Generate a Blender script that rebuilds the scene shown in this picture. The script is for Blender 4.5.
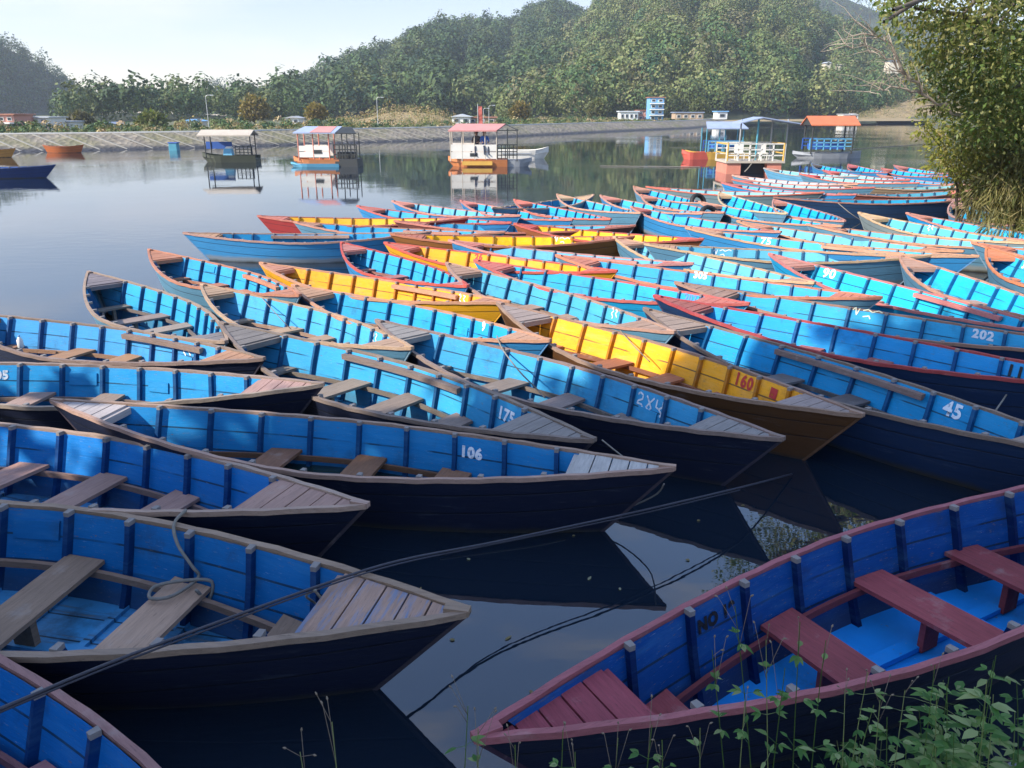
import bpy, bmesh, math, random
import numpy as np
from math import sin, cos, pi, radians
from mathutils import Vector, Matrix
random.seed(7); rng = np.random.default_rng(11)
for o in list(bpy.data.objects): bpy.data.objects.remove(o)
SC = bpy.context.scene; COL = SC.collection

# ------------------------------------------------------------------ camera, sky, sun, exposure
CAM_H = 3.0; PITCH = math.atan((384-111)/803.0)
cd = bpy.data.cameras.new('camera'); cam = bpy.data.objects.new('camera', cd); COL.objects.link(cam)
cam.location = (0, 0, CAM_H); cam.rotation_euler = (pi/2-PITCH, 0, 0)
cd.sensor_width = 36; cd.lens = 36*803/1024; cd.clip_end = 5000; cd.clip_start = .05
SC.camera = cam
SUN_EL = radians(36); SUN_DIR = Vector((-.89*cos(SUN_EL), -.456*cos(SUN_EL), sin(SUN_EL)))   # towards the sun
SUN_AZ = math.atan2(SUN_DIR.x, SUN_DIR.y)
W = bpy.data.worlds.new('World'); SC.world = W; W.use_nodes = True
wn = W.node_tree.nodes; wl = W.node_tree.links
for n in list(wn): wn.remove(n)
sky = wn.new('ShaderNodeTexSky'); sky.sky_type = 'NISHITA'; sky.sun_disc = False
sky.sun_elevation = SUN_EL; sky.sun_rotation = SUN_AZ; sky.altitude = 800; sky.dust_density = .5; sky.ozone_density = 1.6; sky.air_density = 1.0
bg = wn.new('ShaderNodeBackground'); bg.inputs[1].default_value = .125
wo = wn.new('ShaderNodeOutputWorld')
# sky boosted overhead to brighten reflections and fill, dimmed towards the hazy horizon
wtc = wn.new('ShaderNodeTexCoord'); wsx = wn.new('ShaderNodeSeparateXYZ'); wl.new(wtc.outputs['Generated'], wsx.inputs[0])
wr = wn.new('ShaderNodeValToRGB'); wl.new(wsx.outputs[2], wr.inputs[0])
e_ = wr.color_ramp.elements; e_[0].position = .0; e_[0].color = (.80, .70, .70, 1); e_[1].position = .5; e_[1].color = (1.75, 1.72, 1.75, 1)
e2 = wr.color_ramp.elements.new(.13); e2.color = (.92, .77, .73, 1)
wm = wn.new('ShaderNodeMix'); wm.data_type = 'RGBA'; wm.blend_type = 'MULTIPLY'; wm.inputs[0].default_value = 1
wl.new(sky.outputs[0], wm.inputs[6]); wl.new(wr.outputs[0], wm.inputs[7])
# thin bright cloud
wmp = wn.new('ShaderNodeMapping'); wmp.inputs['Scale'].default_value = (2.2, 2.2, 11); wmp.inputs['Location'].default_value = (.35, .1, .2); wl.new(wtc.outputs['Generated'], wmp.inputs[0])
wno = wn.new('ShaderNodeTexNoise'); wno.inputs['Scale'].default_value = 1.6; wno.inputs['Detail'].default_value = 6; wl.new(wmp.outputs[0], wno.inputs['Vector'])
wmr = wn.new('ShaderNodeMapRange'); wmr.inputs[1].default_value = .50; wmr.inputs[2].default_value = .72; wmr.inputs[4].default_value = .55; wl.new(wno.outputs[0], wmr.inputs[0])
wcl = wn.new('ShaderNodeMix'); wcl.data_type = 'RGBA'; wl.new(wmr.outputs[0], wcl.inputs[0]); wl.new(wm.outputs[2], wcl.inputs[6]); wcl.inputs[7].default_value = (4.6, 4.5, 4.5, 1)
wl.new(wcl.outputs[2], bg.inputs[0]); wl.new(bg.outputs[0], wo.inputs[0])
sd = bpy.data.lights.new('sun', 'SUN'); sd.energy = 4.2; sd.angle = radians(.5); sd.color = (1, .94, .84)
so = bpy.data.objects.new('sun', sd); COL.objects.link(so)
so.rotation_euler = SUN_DIR.to_track_quat('Z', 'Y').to_euler(); so.location = (-30, -20, 40)
SC.view_settings.view_transform = 'Standard'; SC.view_settings.look = 'None'
SC.view_settings.exposure = 1.0; SC.view_settings.gamma = 1
SC.cycles.use_denoising = True
SC.cycles.max_bounces = 8; SC.cycles.volume_bounces = 1; SC.cycles.transparent_max_bounces = 12

def at(px, py, Y):
    """world point seen at that pixel of the photograph, at forward distance Y"""
    dx = (px-512)/803.; dy = (384-py)/803.
    t = Y/(cos(PITCH)+dy*sin(PITCH))
    return Vector((dx*t, Y, CAM_H+t*(-sin(PITCH)+dy*cos(PITCH))))

# ------------------------------------------------------------------ helpers
def mesh_np(name, V, F, mats, tint=None, midx=None, smooth=False):
    """F: (n,4) or (n,3) array"""
    V = np.asarray(V, dtype=np.float32); F = np.asarray(F, dtype=np.int32)
    me = bpy.data.meshes.new(name)
    me.vertices.add(len(V)); me.vertices.foreach_set('co', V.ravel())
    k = F.shape[1]
    me.loops.add(F.size); me.loops.foreach_set('vertex_index', F.ravel())
    me.polygons.add(len(F)); me.polygons.foreach_set('loop_start', np.arange(len(F), dtype=np.int32)*k)
    me.polygons.foreach_set('loop_total', np.full(len(F), k, dtype=np.int32))
    if midx is not None: me.polygons.foreach_set('material_index', np.asarray(midx, dtype=np.int32))
    if smooth: me.polygons.foreach_set('use_smooth', np.ones(len(F), dtype=bool))
    for m in mats: me.materials.append(m)
    me.update(calc_edges=True)
    if tint is not None:
        a = me.attributes.new('tint', 'FLOAT_COLOR', 'FACE')
        c = np.ones((len(F), 4), dtype=np.float32); c[:, :3] = tint
        a.data.foreach_set('color', c.ravel())
    return me

class MB:
    def __init__(s): s.v = []; s.f = []; s.m = []; s.uv = {}
    def add(s, vs, fs, mi=0, uvs=None):
        b = len(s.v); s.v += [tuple(v) for v in vs]
        for i, f in enumerate(fs):
            s.f.append(tuple(b+j for j in f)); s.m.append(mi)
            if uvs: s.uv[len(s.f)-1] = [uvs[j] for j in f]
        return s
    def box(s, c, d, rot=None, mi=0, taper=1):
        hx, hy, hz = d[0]/2, d[1]/2, d[2]/2
        vs = []
        for z in (-1, 1):
            t = taper if z > 0 else 1
            for x, y in ((-1, -1), (1, -1), (1, 1), (-1, 1)): vs.append(Vector((x*hx*t, y*hy*t, z*hz)))
        if rot is not None: vs = [rot @ v for v in vs]
        c = Vector(c)
        return s.add([v+c for v in vs], [(3, 2, 1, 0), (4, 5, 6, 7), (0, 1, 5, 4), (1, 2, 6, 5), (2, 3, 7, 6), (3, 0, 4, 7)], mi)
    def bar(s, a, b, w, h=None, mi=0):
        a = Vector(a); b = Vector(b); h = h or w; d = (b-a); L = d.length
        if L < 1e-6: return s
        q = d.to_track_quat('X', 'Z').to_matrix()
        return s.box((a+b)/2, (L, w, h), q, mi)
    def tube(s, pts, r, n=6, mi=0, caps=True):
        pts = [Vector(p) for p in pts]; b = len(s.v); N = len(pts)
        rr = r if isinstance(r, (list, tuple)) else [r]*N
        for i, p in enumerate(pts):
            d = (pts[min(i+1, N-1)]-pts[max(i-1, 0)]).normalized()
            u = d.cross(Vector((0, 0, 1)));
            if u.length < .05: u = d.cross(Vector((1, 0, 0)))
            u.normalize(); w = d.cross(u)
            for k in range(n):
                a = 2*pi*k/n; s.v.append(tuple(p+rr[i]*(u*cos(a)+w*sin(a))))
        for i in range(N-1):
            for k in range(n):
                s.f.append((b+i*n+k, b+i*n+(k+1) % n, b+(i+1)*n+(k+1) % n, b+(i+1)*n+k)); s.m.append(mi)
        if caps:
            s.f.append(tuple(b+k for k in range(n))[::-1]); s.m.append(mi)
            s.f.append(tuple(b+(N-1)*n+k for k in range(n))); s.m.append(mi)
        return s
    def prism(s, poly, h, axis='Y', off=0, mi=0):
        """poly: 2-D points in the plane across `axis`, extruded from off-h/2 to off+h/2"""
        n = len(poly); vs = []
        for k in (-1, 1):
            for a, c in poly:
                e = off+k*h/2
                vs.append((a, e, c) if axis == 'Y' else ((e, a, c) if axis == 'X' else (a, c, e)))
        fs = [tuple(range(n))[::-1], tuple(range(n, 2*n))]+[(i, (i+1) % n, n+(i+1) % n, n+i) for i in range(n)]
        return s.add(vs, fs, mi)
    def mesh(s, name, mats, smooth=False, bevel=0):
        me = bpy.data.meshes.new(name); me.from_pydata(s.v, [], s.f)
        for m in mats: me.materials.append(m)
        me.polygons.foreach_set('material_index', s.m)
        if s.uv:
            ul = me.uv_layers.new(name='UVMap')
            for fi, us in s.uv.items():
                for li, u in zip(me.polygons[fi].loop_indices, us): ul.data[li].uv = u
        bm = bmesh.new(); bm.from_mesh(me)
        bmesh.ops.recalc_face_normals(bm, faces=bm.faces)
        if bevel: bmesh.ops.bevel(bm, geom=bm.edges[:], offset=bevel, segments=1, affect='EDGES', clamp_overlap=True)
        bm.to_mesh(me); bm.free()
        if smooth: me.polygons.foreach_set('use_smooth', np.ones(len(me.polygons), dtype=bool))
        return me

def link(name, data, parent=None, loc=None, rot=None, color=None, label=None):
    o = bpy.data.objects.new(name, data); COL.objects.link(o)
    if parent: o.parent = parent
    if loc is not None: o.location = loc
    if rot is not None: o.rotation_euler = rot
    if color is not None: o.color = (*color, 1)
    if label: o['label'] = label
    return o
def tag(o, label, cat, group=None):
    o['label'] = label; o['category'] = cat
    if group: o['group'] = group
    return o
def struct(o): o['kind'] = 'structure'; return o
def stuff(o): o['kind'] = 'stuff'; return o

# ------------------------------------------------------------------ materials
def newmat(name):
    m = bpy.data.materials.new(name); m.use_nodes = True
    t = m.node_tree; t.nodes.clear()
    out = t.nodes.new('ShaderNodeOutputMaterial'); p = t.nodes.new('ShaderNodeBsdfPrincipled')
    t.links.new(p.outputs[0], out.inputs[0])
    return m, t, p, out
class G:
    """tiny node-graph helper"""
    def __init__(s, t): s.t = t
    def n(s, ty, **kw):
        x = s.t.nodes.new(ty)
        for k, v in kw.items(): setattr(x, k, v)
        return x
    def l(s, a, b): s.t.links.new(a, b)
    def set(s, sock, v):
        if isinstance(v, bpy.types.NodeSocket): s.l(v, sock)
        else: sock.default_value = v
    def math(s, op, a, b=0., c=None, clamp=False):
        x = s.n('ShaderNodeMath', operation=op, use_clamp=clamp); s.set(x.inputs[0], a); s.set(x.inputs[1], b)
        if c is not None: s.set(x.inputs[2], c)
        return x.outputs[0]
    def mix(s, f, a, b, mode='MIX'):
        x = s.n('ShaderNodeMix', data_type='RGBA', blend_type=mode)
        s.set(x.inputs[0], f)
        for i, v in ((6, a), (7, b)):
            if isinstance(v, tuple) and len(v) == 3: v = (*v, 1)
            s.set(x.inputs[i], v)
        return x.outputs[2]
    def noise(s, vec, scale, detail=4, rough=.55, out=0):
        x = s.n('ShaderNodeTexNoise'); s.set(x.inputs['Scale'], scale); x.inputs['Detail'].default_value = detail
        x.inputs['Roughness'].default_value = rough
        if vec is not None: s.l(vec, x.inputs['Vector'])
        return x.outputs[out]
    def ramp(s, f, lo, hi):
        x = s.n('ShaderNodeMapRange'); x.inputs[1].default_value = lo; x.inputs[2].default_value = hi
        s.set(x.inputs[0], f); return x.outputs[0]
    def coords(s, scale=(1, 1, 1), rnd=True):
        tc = s.n('ShaderNodeTexCoord'); mp = s.n('ShaderNodeMapping'); mp.inputs['Scale'].default_value = scale
        s.l(tc.outputs['Object'], mp.inputs['Vector'])
        if rnd:
            oi = s.n('ShaderNodeObjectInfo'); cx = s.n('ShaderNodeCombineXYZ')
            for i, k in enumerate((37., 53., 71.)): s.l(s.math('MULTIPLY', oi.outputs['Random'], k), cx.inputs[i])
            s.l(cx.outputs[0], mp.inputs['Location'])
        return mp.outputs[0]
    def sep(s, v):
        x = s.n('ShaderNodeSeparateXYZ'); s.l(v, x.inputs[0]); return x.outputs
    def bump(s, p, h, strength=.4, dist=.01):
        b = s.n('ShaderNodeBump'); b.inputs['Strength'].default_value = strength; b.inputs['Distance'].default_value = dist
        s.l(h, b.inputs['Height']); s.l(b.outputs[0], p.inputs['Normal'])

def vari(g, col, vec, amt=.25, scale=2.):
    f = g.noise(vec, scale, 5)
    v = g.math('MULTIPLY_ADD', f, amt*2, 1-amt)
    cx = g.n('ShaderNodeCombineXYZ')
    for i in range(3): g.l(v, cx.inputs[i])
    return g.mix(1., col, cx.outputs[0], 'MULTIPLY')

def plain(name, col, rough=.6, amt=.2, scale=3., metal=0., bump=0., bscale=20):
    m, t, p, o = newmat(name); g = G(t); vec = g.coords()
    g.l(vari(g, (*col, 1), vec, amt, scale), p.inputs['Base Color']); p.inputs['Roughness'].default_value = rough
    p.inputs['Metallic'].default_value = metal
    if bump: g.bump(p, g.noise(vec, bscale, 6), bump, .02)
    return m

def boat_paint(name, seams, chip=.64, coat=0):
    m, t, p, o = newmat(name); g = G(t)
    oi = g.n('ShaderNodeObjectInfo'); vec = g.coords(); vs = g.coords((1.2, 1.2, 6)); vl = g.coords((1.5, 1.5, 14))
    c = vari(g, oi.outputs['Color'], vec, .20, 1.6)
    c = vari(g, c, vl, .14, 5)
    if seams:
        uv = g.n('ShaderNodeTexCoord').outputs['UV']; y = g.sep(uv)[1]
        y = g.math('ADD', y, g.math('MULTIPLY_ADD', g.noise(vec, .8, 1), .06, -.03))
        d = g.math('MINIMUM', g.math('ABSOLUTE', g.math('SUBTRACT', y, .46)), g.math('ABSOLUTE', g.math('SUBTRACT', y, .72)))
        sm = g.math('MULTIPLY', g.math('LESS_THAN', d, .011), g.ramp(g.noise(vec, 2.3, 2), .35, .5))
        c = g.mix(g.math('MULTIPLY', sm, .8), c, (.012, .02, .03))
        # each plank its own tone
        pk = g.math('MULTIPLY_ADD', g.math('GREATER_THAN', y, .46), .5, g.math('MULTIPLY', g.math('GREATER_THAN', y, .72), .33))
        cx = g.n('ShaderNodeCombineXYZ'); pv = g.math('MULTIPLY_ADD', pk, .16, .88)
        for i in range(3): g.l(pv, cx.inputs[i])
        c = g.mix(1., c, cx.outputs[0], 'MULTIPLY')
    # faded chalky paint, grime, bare-wood chips and scuffs
    c = g.mix(g.math('MULTIPLY', g.ramp(g.noise(vs, 2.2, 6, .65), .48, .80), .30), c, g.mix(.4, c, (.18, .46, .62)))
    c = g.mix(g.math('MULTIPLY', g.ramp(g.noise(vec, 3.1, 8, .7), .56, .75), .5), c, (.03, .035, .035))
    if seams:
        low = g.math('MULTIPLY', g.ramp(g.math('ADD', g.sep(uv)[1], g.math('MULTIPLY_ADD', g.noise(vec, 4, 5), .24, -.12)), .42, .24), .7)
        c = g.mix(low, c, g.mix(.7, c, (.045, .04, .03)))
        top = g.math('MULTIPLY', g.ramp(g.math('ADD', g.sep(uv)[1], g.math('MULTIPLY_ADD', g.noise(vl, 6, 6, .7), .5, -.25)), .98, 1.04), .7)
        c = g.mix(top, c, (.16, .13, .105))
    ch = g.ramp(g.noise(vs, 13, 10, .72), chip, chip+.03)
    c = g.mix(g.math('MULTIPLY', ch, .8), c, (.17, .13, .10))
    wl_ = g.ramp(g.noise(vl, 9, 8, .7), chip+.03, chip+.06)
    c = g.mix(g.math('MULTIPLY', wl_, .45), c, (.40, .50, .55))
    g.l(c, p.inputs['Base Color']); g.l(g.ramp(g.noise(vec, 6, 4), -.3, 1.3), p.inputs['Roughness'])
    p.inputs['Specular IOR Level'].default_value = .14
    g.bump(p, g.math('ADD', g.noise(vl, 9, 6), g.math('MULTIPLY', ch, -.6)), .35, .006)
    return m

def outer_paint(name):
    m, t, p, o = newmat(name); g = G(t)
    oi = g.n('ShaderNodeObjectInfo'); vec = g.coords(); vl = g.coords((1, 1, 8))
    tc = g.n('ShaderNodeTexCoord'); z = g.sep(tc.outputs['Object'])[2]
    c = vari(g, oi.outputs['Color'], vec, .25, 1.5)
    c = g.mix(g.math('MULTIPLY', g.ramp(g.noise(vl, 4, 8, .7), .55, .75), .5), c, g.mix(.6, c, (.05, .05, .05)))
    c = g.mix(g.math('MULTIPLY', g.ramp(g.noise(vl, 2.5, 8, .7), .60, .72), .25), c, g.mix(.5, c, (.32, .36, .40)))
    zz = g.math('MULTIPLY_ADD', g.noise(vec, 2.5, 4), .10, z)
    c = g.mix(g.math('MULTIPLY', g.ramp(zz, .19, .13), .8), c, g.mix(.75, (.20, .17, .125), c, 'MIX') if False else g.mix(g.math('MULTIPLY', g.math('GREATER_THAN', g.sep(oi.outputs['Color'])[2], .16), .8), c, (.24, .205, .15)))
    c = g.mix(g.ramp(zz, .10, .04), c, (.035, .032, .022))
    uy = g.sep(tc.outputs['UV'])[1]; uy = g.math('ADD', uy, g.math('MULTIPLY_ADD', g.noise(vec, .8, 1), .05, -.025))
    d = g.math('MINIMUM', g.math('ABSOLUTE', g.math('SUBTRACT', uy, .5)), g.math('ABSOLUTE', g.math('SUBTRACT', uy, .76)))
    seam = g.ramp(d, .014, .004)
    c = g.mix(g.math('MULTIPLY', seam, .7), c, (.004, .005, .008))
    g.l(c, p.inputs['Base Color']); p.inputs['Roughness'].default_value = .6
    p.inputs['Specular IOR Level'].default_value = .3
    g.bump(p, g.math('SUBTRACT', g.noise(vl, 6, 6), seam), .45, .008)
    return m

def wood(name, scale, blue=.0):
    m, t, p, o = newmat(name); g = G(t)
    oi = g.n('ShaderNodeObjectInfo'); vec = g.coords(scale); v2 = g.coords()
    c = vari(g, oi.outputs['Color'], vec, .38, 9)
    c = vari(g, c, v2, .25, 2.5)
    gr = g.ramp(g.noise(vec, 22, 6, .7), .58, .68)
    c = g.mix(g.math('MULTIPLY', gr, .6), c, (.035, .025, .02))
    c = g.mix(g.math('MULTIPLY', g.ramp(g.noise(v2, 5, 6, .65), .58, .7), .30), c, (.36, .31, .27))
    if blue: c = g.mix(g.math('MULTIPLY', g.ramp(g.noise(vec, 4, 8, .7), .50, .60), .55), c, (.06, .20, .38))
    g.l(c, p.inputs['Base Color']); p.inputs['Roughness'].default_value = .68
    p.inputs['Specular IOR Level'].default_value = .3
    g.bump(p, g.noise(vec, 16, 8), .5, .006)
    return m

def floor_mat():
    m, t, p, o = newmat('floor_paint'); g = G(t)
    oi = g.n('ShaderNodeObjectInfo'); vec = g.coords(); vx = g.coords((.6, 6, 1))
    tc = g.n('ShaderNodeTexCoord'); xyz = g.sep(tc.outputs['Object'])
    c = vari(g, oi.outputs['Color'], vec, .3, 2.2)
    c = g.mix(g.math('MULTIPLY', g.ramp(g.noise(vx, 2.5, 8, .7), .5, .66), .75), c, (.07, .06, .045))
    c = g.mix(g.math('MULTIPLY', g.ramp(g.noise(vec, 2.7, 7, .7), .52, .7), .7), c, (.02, .022, .02))
    c = g.mix(g.math('MULTIPLY', g.ramp(g.noise(vx, 5, 8, .7), .6, .66), .6), c, (.35, .33, .28))
    y = g.math('ABSOLUTE', g.math('SUBTRACT', g.math('FRACT', g.math('MULTIPLY', xyz[1], 5.5)), .5))
    c = g.mix(g.math('MULTIPLY', g.math('LESS_THAN', y, .03), .85), c, (.01, .01, .012))
    g.l(c, p.inputs['Base Color']); g.l(g.ramp(g.noise(vec, 3, 4), .1, 1.), p.inputs['Roughness'])
    g.bump(p, g.noise(vx, 8, 6), .3, .006)
    return m

def foliage(name, rough=.55, trans=.3):
    m, t, p, o = newmat(name); g = G(t)
    a = g.n('ShaderNodeAttribute', attribute_name='tint')
    g.l(a.outputs['Color'], p.inputs['Base Color']); p.inputs['Roughness'].default_value = rough
    p.inputs['Specular IOR Level'].default_value = .25
    tr = g.n('ShaderNodeBsdfTranslucent'); g.l(g.mix(1., a.outputs['Color'], (1.2, 1.25, .5), 'MULTIPLY'), tr.inputs[0])
    mx = g.n('ShaderNodeMixShader'); mx.inputs[0].default_value = trans
    g.l(p.outputs[0], mx.inputs[1]); g.l(tr.outputs[0], mx.inputs[2]); g.l(mx.outputs[0], o.inputs[0])
    return m

def letter_mat():
    m, t, p, o = newmat('lettering_paint'); g = G(t)
    oi = g.n('ShaderNodeObjectInfo'); vec = g.coords()
    g.l(vari(g, oi.outputs['Color'], vec, .2, 9), p.inputs['Base Color']); p.inputs['Roughness'].default_value = .6
    tr = g.n('ShaderNodeBsdfTransparent'); mx = g.n('ShaderNodeMixShader')
    g.l(g.math('MULTIPLY', g.ramp(g.noise(vec, 28, 6, .7), .54, .64), .5), mx.inputs[0])
    g.l(p.outputs[0], mx.inputs[1]); g.l(tr.outputs[0], mx.inputs[2]); g.l(mx.outputs[0], o.inputs[0])
    return m

def water_mat(name, base, amp=1., rough=.012):
    m, t, p, o = newmat(name); g = G(t)
    p.inputs['Base Color'].default_value = (*base, 1); p.inputs['Roughness'].default_value = rough
    p.inputs['IOR'].default_value = 1.95
    v = g.coords((1, 1, 1), False)
    big = g.ramp(g.noise(v, .06, 3), .50, .68)                  # patches the breeze has reached
    vr = g.coords((.8, 1.6, 1), False)
    h = g.math('ADD', g.math('MULTIPLY', g.noise(vr, 2.2, 3), g.math('MULTIPLY_ADD', big, 1.0, .10)),
               g.math('ADD', g.math('MULTIPLY', g.noise(v, .45, 2), .35), g.math('MULTIPLY', g.noise(vr, 7, 2), g.math('MULTIPLY_ADD', big, .18, .008))))
    g.bump(p, h, .20*amp, .05)
    return m

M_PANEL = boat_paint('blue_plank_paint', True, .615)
M_RIB = boat_paint('rib_paint', False, .66)
M_OUT = outer_paint('outer_hull_paint')
M_WX = wood('weathered_wood_lengthwise', (.5, 6, 6))
M_WY = wood('weathered_wood_crosswise', (6, .5, 6))
M_DECKB = wood('weathered_deck_with_blue_traces', (6, .7, 6), .8)
M_FLOOR = floor_mat(); M_FLOORP = boat_paint('smooth_floor_paint', False, .63)
M_CAP = plain('cut_wood_end', (.22, .195, .18), .7, .3, 30)
M_LET = letter_mat()
M_LEAF = foliage('leaf', .5, .4); M_FOREST = foliage('forest_leaf', .7, .15)
M_BARK = plain('bark', (.11, .085, .06), .9, .4, 5, bump=.6)
M_ROPE = plain('rope_fibre', (.20, .18, .15), .9, .3, 30)
M_DARKROPE = plain('dark_rope_fibre', (.035, .035, .05), .6, .3, 30)
M_WATER = water_mat('lake_water', (.006, .013, .024))
M_BILGE = water_mat('bilge_water', (.015, .03, .022), .15, .02)

# ------------------------------------------------------------------ the setting: water, ground, banks, hills
def grid_mesh(name, P, mats, smooth=True):
    n, k = P.shape[:2]
    idx = np.arange(n*k).reshape(n, k)
    F = np.stack([idx[:-1, :-1], idx[1:, :-1], idx[1:, 1:], idx[:-1, 1:]], -1).reshape(-1, 4)
    return mesh_np(name, P.reshape(-1, 3), F, mats, smooth=smooth)

XX = 900.
wv = [(-XX, -150, 0), (XX, -150, 0), (XX, 1000, 0), (-XX, 1000, 0)]
M_MUD = plain('lake_mud', (.07, .06, .045), .9, .3, .3)
struct(link('ground', mesh_np('ground', [(x, y, -1.6) for x, y, _ in wv], [(0, 1, 2, 3)], [M_MUD])))

def soil_mat():
    m, t, p, o = newmat('bank_soil'); g = G(t); v = g.coords((1, 1, 1), False)
    c = g.mix(g.ramp(g.noise(v, 1.4, 6), .4, .6), (.06, .05, .03), (.05, .07, .02))
    c = g.mix(g.ramp(g.noise(v, 14, 6), .55, .75), c, (.13, .11, .07))
    g.l(c, p.inputs['Base Color']); p.inputs['Roughness'].default_value = .95
    g.bump(p, g.noise(v, 9, 8), .8, .05); return m
M_SOIL = soil_mat()
def smooth_line(pts, n):
    pts = np.array(pts, float); d = np.r_[0, np.cumsum(np.hypot(*np.diff(pts[:, :2], axis=0).T))]
    s = np.linspace(0, d[-1], n)
    out = np.stack([np.interp(s, d, pts[:, i]) for i in range(pts.shape[1])], 1)
    for _ in range(3): out[1:-1] = .25*out[:-2]+.5*out[1:-1]+.25*out[2:]
    return out
SHORE = [(-60, -9), (-30, -5), (-12, -3.2), (-4, -1.6), (-1, -1.0), (.25, -.75), (.75, .3), (.85, 1.3), (1.5, 2.1), (3, 2.95), (4.7, 4.1), (6.8, 5.7), (9.3, 9), (11.3, 13), (13.2, 17.5), (14.6, 23), (17.5, 32), (24, 48), (44, 80), (75, 140), (105, 210), (120, 280)]
sh = np.concatenate([smooth_line(SHORE[:15], 160), smooth_line(SHORE[14:], 60)[1:]])
tn = np.gradient(sh, axis=0); tn /= np.linalg.norm(tn, axis=1)[:, None]
nr = np.stack([tn[:, 1], -tn[:, 0]], 1)                        # away from the water
rows = [(-1.2, -1.2), (-.4, -.35), (0, -.03), (.18, .15), (.45, .32), (.9, .58), (1.6, 1.05), (2.6, 1.3), (6, 1.5), (16, 2.0), (60, 6)]
P = np.zeros((len(rows), len(sh), 3))
for i, (d, z) in enumerate(rows):
    j = rng.normal(0, .05, len(sh))*(d > -1)
    P[i, :, :2] = sh+nr*(d+j)[:, None]; P[i, :, 2] = z+rng.normal(0, .035, len(sh))*(abs(d) > .1)
struct(link('bank', grid_mesh('bank', P, [M_SOIL])))

def vnoise(x, y, seed=0):
    r = np.random.default_rng(seed); o = np.zeros_like(x)
    for k in range(9):
        a = r.uniform(0, 2*pi); f = r.uniform(.6, 1.8)*(1.6**(k % 4)); ph = r.uniform(0, 6.3)
        o += np.sin((x*cos(a)+y*sin(a))*f+ph)/(1.5**(k % 4))
    return o/5.
M_HILL = plain('hill_soil', (.045, .055, .025), .95, .4, .05)
M_HILLDRY = plain('dry_grass_slope', (.26, .19, .09), .95, .35, .4)

def ray_z(px, py, Y): return at(px, py, Y).z
HILLS = []
class Hill:
    def __init__(s, name, pts, noise=2.5, seed=1, gully=(), power=.95, canopy=4.5, n=150, kv=40):
        """pts: (px, ridge py, foot Y, ridge Y); the far side falls away again"""
        s.p = np.array(pts, float); s.seed = seed; s.noise = noise; s.gully = gully; s.power = power; s.canopy = canopy
        u = np.linspace(s.p[0, 0], s.p[-1, 0], n); v = np.linspace(0, 1.5, kv)
        U, V = np.meshgrid(u, v, indexing='ij'); Q = s.surf(U, V)
        HILLS.append(s); s.obj = struct(link(name, grid_mesh(name, Q, [M_HILL])))
    def surf(s, U, V):
        U = np.asarray(U, float); V = np.asarray(V, float)
        ry, fy, dy = (np.interp(U, s.p[:, 0], s.p[:, i]) for i in (1, 2, 3))
        Y = fy+(dy-fy)*V
        d = (384-ry)/803.; e = (-sin(PITCH)+d*cos(PITCH))/(cos(PITCH)+d*sin(PITCH))
        zr = CAM_H+dy*e-s.canopy
        h = np.where(V <= 1, np.clip(V, 0, 1)**s.power, 1-(np.clip(V, 1, 2)-1)**1.3*1.2)
        z = .6+(zr-.6)*h
        X = Y*(U-512)/848.
        m = np.sin(np.clip(V, 0, 1)*pi)
        z = z+vnoise(X/22., Y/22., s.seed)*s.noise*m
        for gx, w, dep in s.gully: z = z-dep*m*np.exp(-((U-gx-(V-.5)*18)/w)**2)
        return np.stack([X, Y, z], -1)

HA = Hill('hill_wooded', [(496, 117, 225, 262), (505, 112, 222, 285), (530, 70, 218, 345), (560, 42, 215, 400), (575, 26, 215, 420), (592, 3, 215, 450), (615, -24, 216, 465), (650, -48, 218, 480), (720, -52, 225, 480), (790, -6, 235, 450), (830, 20, 245, 430), (870, 28, 258, 420), (905, 46, 268, 410), (960, 66, 275, 400), (1040, 80, 280, 400), (1120, 95, 285, 400)],
          6.5, 3, ((625, 16, 8), (690, 18, 10), (742, 13, 8), (815, 17, 12), (860, 12, 6), (560, 12, 6)), n=220, canopy=7.5)
HB = Hill('hill_ridge', [(235, 108, 235, 300), (262, 93, 235, 330), (300, 74, 235, 380), (340, 57, 235, 430), (400, 37, 240, 480), (440, 19, 245, 520), (475, 16, 250, 540), (510, 17, 255, 560), (530, 4, 260, 580), (548, -4, 265, 590), (566, 0, 270, 590), (585, 13, 275, 590), (605, 24, 280, 590), (650, 40, 290, 590)],
          5.5, 5, ((465, 10, 12), (320, 12, 5), (385, 12, 5), (508, 12, 8)), n=200, canopy=8.5)
HC = Hill('hill_shaded', [(u, y, -222/((u-512)/848.), -268/((u-512)/848.)) for u, y in ((-130, -20), (-60, 12), (0, 33), (30, 46), (60, 68), (78, 86), (98, 110))],
          1.0, 8, (), power=.9, canopy=4, n=90)
HD = Hill('hill_far', [(185, 108, 640, 720), (205, 92, 640, 740), (222, 84, 640, 760), (240, 85, 640, 760), (262, 94, 640, 740), (285, 108, 640, 720)], 2, 9, canopy=5, n=60)
HE = Hill('hill_distant', [(740, 20, 620, 760), (790, -20, 620, 800), (820, -12, 620, 810), (860, 4, 620, 810), (900, 14, 620, 800), (1000, 20, 620, 780), (1100, 60, 620, 740)], 5, 12, ((850, 14, 10),), canopy=5, n=90)

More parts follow.
